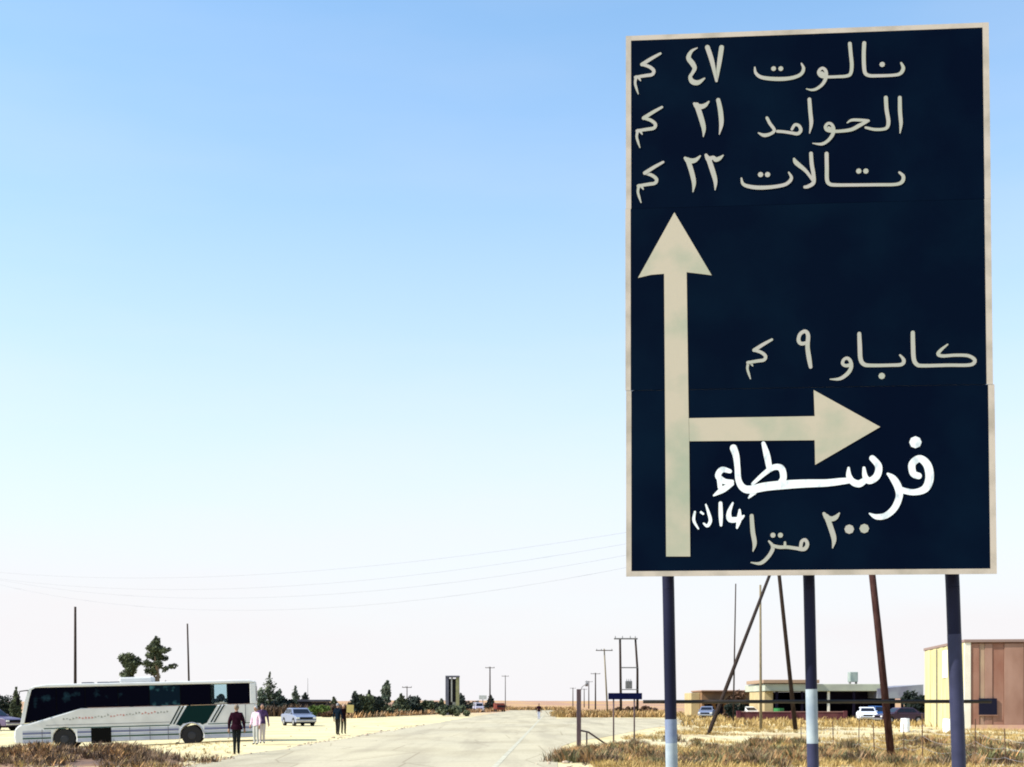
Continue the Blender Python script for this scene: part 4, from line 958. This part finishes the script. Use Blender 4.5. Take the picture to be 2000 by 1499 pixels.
tk = MB().box(q(1658),q(1673.5),-.5,.6,z_(1332),z_(1312.5)).build('roof_tank', mat('tank_grey', (.20,.24,.22), .6, (.28,.31,.28), 1.5), st, bevel=.06)
for px in (1660,1672): MB().box(q(px)-.05,q(px)+.05,-.3,.3,z_(1337)+.003,z_(1332)-.003).build('tank_leg', M['steel'], tk)
MB().box(q(1500),q(1570),3.5,4.9,.0,2.2).build('counter', M['bay_dark'], st)
dr = MB().tube([(0,0,0),(0,0,1.1)], .55, 16).build('green_tank', mat('drum_green', (.02,.13,.03), .5, (.03,.18,.05), 2)); dr.location = (X(1521,134),134,.15)
tag(dr, 'green drum in front of the dark bay of the service station', 'drum')
dw = 131; b = MB(); q = lambda px: X(px,dw)
mw = empty('maroon_wall', (X(1550,dw),dw,0)); tag(mw, 'low maroon wall running in front of the service station', 'wall')
MB().box(q(1443)-q(1550), q(1652)-q(1550), 0,.3,0,Z(1391,dw)).build('wall', mat('maroon', (.075,.022,.03), .9, (.12,.045,.045), .8, spec=.05), mw, bevel=.04)
MB().box(q(1441)-q(1550), q(1654)-q(1550), -.05,.35,Z(1391,dw)+.002,Z(1389.5,dw)).build('coping', mat('coping', (.25,.13,.11), .85), mw, bevel=.02)
for px in (1443,1548,1651): MB().box(q(px)-q(1550)-.2,q(px)-q(1550)+.2,-.12,.42,0,Z(1388.5,dw)).build('pier', bpy.data.materials['maroon'], mw, bevel=.03)

# brown mud plastered building on its left
d = 155; bb = empty('brown_building', (X(1420,d), d, 0)); tag(bb, 'low flat roofed brown plastered building left of the service station', 'building')
ox = X(1420,d); q = lambda px: X(px,d)-ox
MB().box(q(1370),q(1477),0,8,0,Z(1351,d)).build('wall', M['mud'], bb, bevel=.05)
MB().box(q(1352),q(1369.6),1,7,0,Z(1353,d)).build('lean_to', M['mud_pale'], bb, bevel=.05)
MB().box(q(1368),q(1479),-.7,8.2,Z(1351,d)+.003,Z(1348,d)).build('roof', mat('mud_roof', (.25,.14,.09), .9), bb, bevel=.05)
MB().box(q(1368),q(1479),-1.9,-.003,Z(1371,d),Z(1368,d)).build('awning', M['dark_roof'], bb)
for a, c in ((1376,1390),(1398,1412),(1450,1462)):
    w_ = MB().box(q(a),q(c),-.08,-.002,.4,1.65).build('window', M['bay_dark'], bb); MB().box(q(a)-.08,q(c)+.08,-.14,-.081,.3,.39).build('sill', M['mud_pale'], w_)
MB().box(q(1418),q(1428),-.06,-.002,0,1.75).build('door', mat('door_brown', (.10,.05,.03), .7), bb)
# white drums
M['drum'] = mat('drum_white', (.85,.85,.84), .4, spec=.6)
def drum(px, py, w_, h_, lb):
    d = D(py); r = w_/2*d/F; h = h_*d/F; o = empty('white_barrel', (X(px,d),d,0))
    MB().tube([(0,0,0),(0,0,h*.32),(0,0,h*.34),(0,0,h*.66),(0,0,h*.68),(0,0,h)], [r,r,r*1.04,r*1.04,r,r*.97], 18).build('barrel', M['drum'], o, bevel=.01)
    MB().tube([(0,0,h),(0,0,h+.03)], [r*.3,r*.25], 10).build('lid', M['steel'], o); tag(o, lb, 'barrel', 'white barrels on the dry grass')
drum(1768, 1430, 17, 27, 'white barrel standing in the dry grass between the reddish pole and the yellow wall')
drum(1852, 1431, 20, 27, 'white barrel half hidden by the right sign post in front of the yellow wall')

# ------------------------------------------------------------------ earth bank, scrub, grass, stones
M['bank'] = mat('bank_soil', (.24,.135,.075), .95, (.11,.07,.055), .8, .6, 5, lo=.35, hi=.6)
bk = MB(); rb = random.Random(9)
NX, NY = 70, 16
def bank_h(x, y):
    t = (x+30)/20.0                              # 0 at left .. 1 at right end
    prof = (.50-.15*math.sin(x*.7)-.10*math.sin(x*1.9+1))*smooth(-9.6,-13.5,x)
    return prof*math.exp(-((y-39.5)/2.1)**2)
for j in range(NY):
    for i in range(NX):
        x = -30+i*.31; y = 34+j*.75
        bk.v.append((x, y, bank_h(x,y)+.03*rb.uniform(-1,1)*(1 if 0<j<NY-1 and 0<i<NX-1 else 0)-.03))
for j in range(NY-1):
    for i in range(NX-1): bk.face([j*NX+i, j*NX+i+1, (j+1)*NX+i+1, (j+1)*NX+i])
tag(bk.build('earth_bank', M['bank'], smoothf=True), 'low bank of orange brown earth in front of the bus', kind='structure')
def tufts(name, pts, m, hh, blades, spread, label, seed=1, wide=.012):
    r = random.Random(seed); b = MB()
    for (x, y, z, s) in pts:
        for k in range(blades):
            a = r.uniform(0,6.283); q = r.uniform(0,spread)*s; h = hh*s*r.uniform(.5,1.2)
            bx, by = x+math.cos(a)*q, y+math.sin(a)*q; ln = r.uniform(.1,.8)*h
            dx, dy = math.cos(a)*ln, math.sin(a)*ln; wv = wide*r.uniform(.7,1.4)*s; c_, s_ = math.cos(a+1.57)*wv, math.sin(a+1.57)*wv
            i = len(b.v); b.v += [(bx-c_,by-s_,z),(bx+c_,by+s_,z),(bx+dx*.5+c_*.7,by+dy*.5+s_*.7,z+h*.62),(bx+dx,by+dy,z+h)]
            b.face([i,i+1,i+2,i+3])
    return tag(b.build(name, m, normals=False), label, kind='stuff')
M['grass_y'] = mat('grass_yellow', (.45,.31,.11), .9, (.26,.17,.07), .3, island=.3)
M['scrub_o'] = mat('scrub_orange', (.40,.22,.09), .9, (.22,.15,.09), .7, island=.4, lo=.4, hi=.6)
M['scrub_y'] = mat('scrub_ochre', (.36,.24,.09), .9, (.26,.15,.07), .3, island=.4)
M['scrub_g'] = mat('scrub_olive', (.20,.19,.08), .9, (.11,.09,.05), .7, island=.4)
M['scrub_d'] = mat('scrub_dark', (.07,.045,.03), .9, (.13,.08,.05), .7, island=.4)
r = random.Random(21)
def scat(n, f):
    out = []
    while len(out) < n:
        p = f()
        if p: out.append(p)
    return out
def right_pt():
    y = 31+68*r.random()**1.3; px = r.uniform(1080, 2080); x = X(px, y)
    if x < .9+.034*y+(1.5 if y > 50 else .2) or (56 < y and x < 3+ (y-56)*.28 and y > 58): return None
    if math.sin(x*.8+y*.33)+math.sin(x*.31-y*.21+2)+r.uniform(-1,1) < -.25+(.9 if y > 52 else 0): return None
    return (x, y, gz(x,y)-.01, r.uniform(.5,1.3))
tufts('dry_grass', scat(6800, right_pt), M['grass_y'], .19, 9, .20, 'yellow dry grass covering the ground under and behind the sign', 2)
def far_pt():
    y = r.uniform(95, 230); px = r.uniform(1075, 2050); x = X(px, y)
    if y < 165 and px < 1330: return None
    return (x, y, -.01, r.uniform(1,2.2))
tufts('distant_grass', scat(3500, far_pt), M['grass_y'], .24, 7, .3, 'low dry yellow grass beyond the side road', 3, wide=.03)
clumps = [(X(px,dd), dd, s) for px, dd, s in ((1100,39,.8),(1112,42,.9),(1128,45,.8),(1150,47,.8),(1165,43,1),(1185,48,.9),(1205,52,.7),(1222,50,.8),(1240,55,.7),(1215,44,1),(1245,42,1.1),(1265,46,.9),(1280,40,1),(1140,39,1.1),(1180,38,1.1),(1300,38,.8),(1360,40,.7),(1430,44,.9),(1470,40,1.1),(1510,42,.8),(1400,37,1),(1545,38,1.1),(1620,39,1),(1690,38,1.2),(1780,37,.9),(1845,45,.7),(1940,38,1.3),(1990,40,1),(1750,36,1),(1870,36,1.1),(1480,36.5,1.2),(1340,36.5,.8))]
rc = random.Random(31)
for k in range(60):
    dd = rc.uniform(36, 60); px = rc.uniform(1290, 2040)
    clumps.append((X(px,dd), dd, rc.uniform(.5,1.1)))
pts = []
for (cx, cy, s) in clumps:
    for k in range(40):
        a = r.uniform(0,6.28); q = abs(r.gauss(0,.42))*s; pts.append((cx+math.cos(a)*q, cy+math.sin(a)*q*1.1, gz(cx,cy)-.02+max(0,.16*s-q*.2)*r.random(), s*r.uniform(.6,1.1)))
rs = random.Random(4); rs.shuffle(pts)
n = len(pts)
tufts('orange_scrub', pts[:n*2//5], M['scrub_o'], .34, 16, .16, 'orange brown dry scrub along the right edge of the road and under the sign', 5, wide=.014)
tufts('olive_scrub', pts[n*2//5:n*3//4], M['scrub_g'], .34, 16, .16, 'olive low scrub mixed into the dry clumps right of the road', 6, wide=.014)
tufts('dark_scrub', pts[n*3//4:], M['scrub_d'], .28, 16, .16, 'dark dead twigs inside the dry clumps right of the road', 7, wide=.012)
def bank_pt():
    x = r.uniform(-20.5,-9.0); y = r.uniform(35,43); h = bank_h(x,y)
    if h < .07 and r.random() > (.45 if y < 39 else .12): return None
    if math.sin(x*2.1+y)+math.sin(x*.9-y*1.3)+r.uniform(-1,1) < -.3: return None
    return (x, y, h-.05, r.uniform(.5,1.25))
bp_ = scat(2300, bank_pt)
tufts('bank_scrub', bp_[:950], M['scrub_o'], .20, 12, .15, 'orange dry scrub growing on the earth bank before the bus', 8, wide=.013)
tufts('bank_dark_scrub', bp_[950:2000], M['scrub_d'], .22, 12, .15, 'dark brown dead scrub on the earth bank before the bus', 9, wide=.013)
tufts('bank_grass', bp_[2000:], M['grass_y'], .2, 12, .15, 'yellow grass on the earth bank before the bus', 10, wide=.012)
def left_pt():
    y = r.uniform(34, 60); px = r.uniform(0, 470); x = X(px, y)
    if x > -10.8+.034*y-.3: return None
    return (x, y, gz(x,y)-.01, r.uniform(.3,.8))
tufts('verge_grass', scat(500, left_pt), M['grass_y'], .18, 7, .15, 'sparse dry grass on the sandy verge left of the road', 11)
def strip_pt():
    px = r.uniform(1088, 1300); y = r.uniform(158, 215); return (X(px, y), y, -.01, r.uniform(1.6,3.4))
tufts('roadside_scrub', scat(650, strip_pt), M['scrub_y'], .26, 9, .35, 'ochre scrub along the far side of the side road', 14, wide=.04)
def end_pt():
    px = r.uniform(940, 1120); y = r.uniform(312, 420); return (X(px, y), y, -.01, r.uniform(1.5,3.5))
tufts('horizon_scrub', scat(420, end_pt), M['scrub_y'], .24, 8, .5, 'low scrub where the road drops out of sight', 15, wide=.06)
# stones and clods
b = MB(); rs = random.Random(8)
for k in range(900):
    y = 33+rs.random()**1.5*70; px = rs.uniform(-30, 2050)
    x = X(px, y)
    if -10.6+.034*y < x < .3+.034*y: continue
    if rs.random() < .3: x = (-10.7 if y > 52 else rs.choice((-10.7, .15)))+.034*y+rs.gauss(0,.25)
    s = rs.uniform(.02,.06)*(2 if rs.random() < .06 else 1); b.ball((x,y,gz(x,y)+s*.3), (s*rs.uniform(.8,1.6), s, s*.7), 6, 4)
tag(b.build('stones', mat('stone', (.45,.38,.28), .9, (.3,.22,.16), 3)), 'small stones and clods scattered over the sandy ground', kind='stuff')
# tree line undergrowth
def under_pt():
    px = r.uniform(500, 985); base = 1399-(max(px,690)-690)*.05; y = D(base)+r.uniform(-4,10); x = X(px, y)
    return (x, y, 0, r.uniform(2.5,5.5))
def front_pt():
    px = r.uniform(670, 985); base = 1401-(px-690)*.042; y = D(base)+r.uniform(-9,5); return (X(px, y), y, 0, r.uniform(1.2,3.6))
tufts('treeline_scrub', scat(520, front_pt), M['scrub_o'], .24, 9, .35, 'rusty golden scrub in front of the long tree line', 13, wide=.04)
tufts('undergrowth', scat(1500, under_pt), M['scrub_d'], .3, 9, .3, 'dark brown undergrowth along the foot of the long tree line', 12, wide=.04)
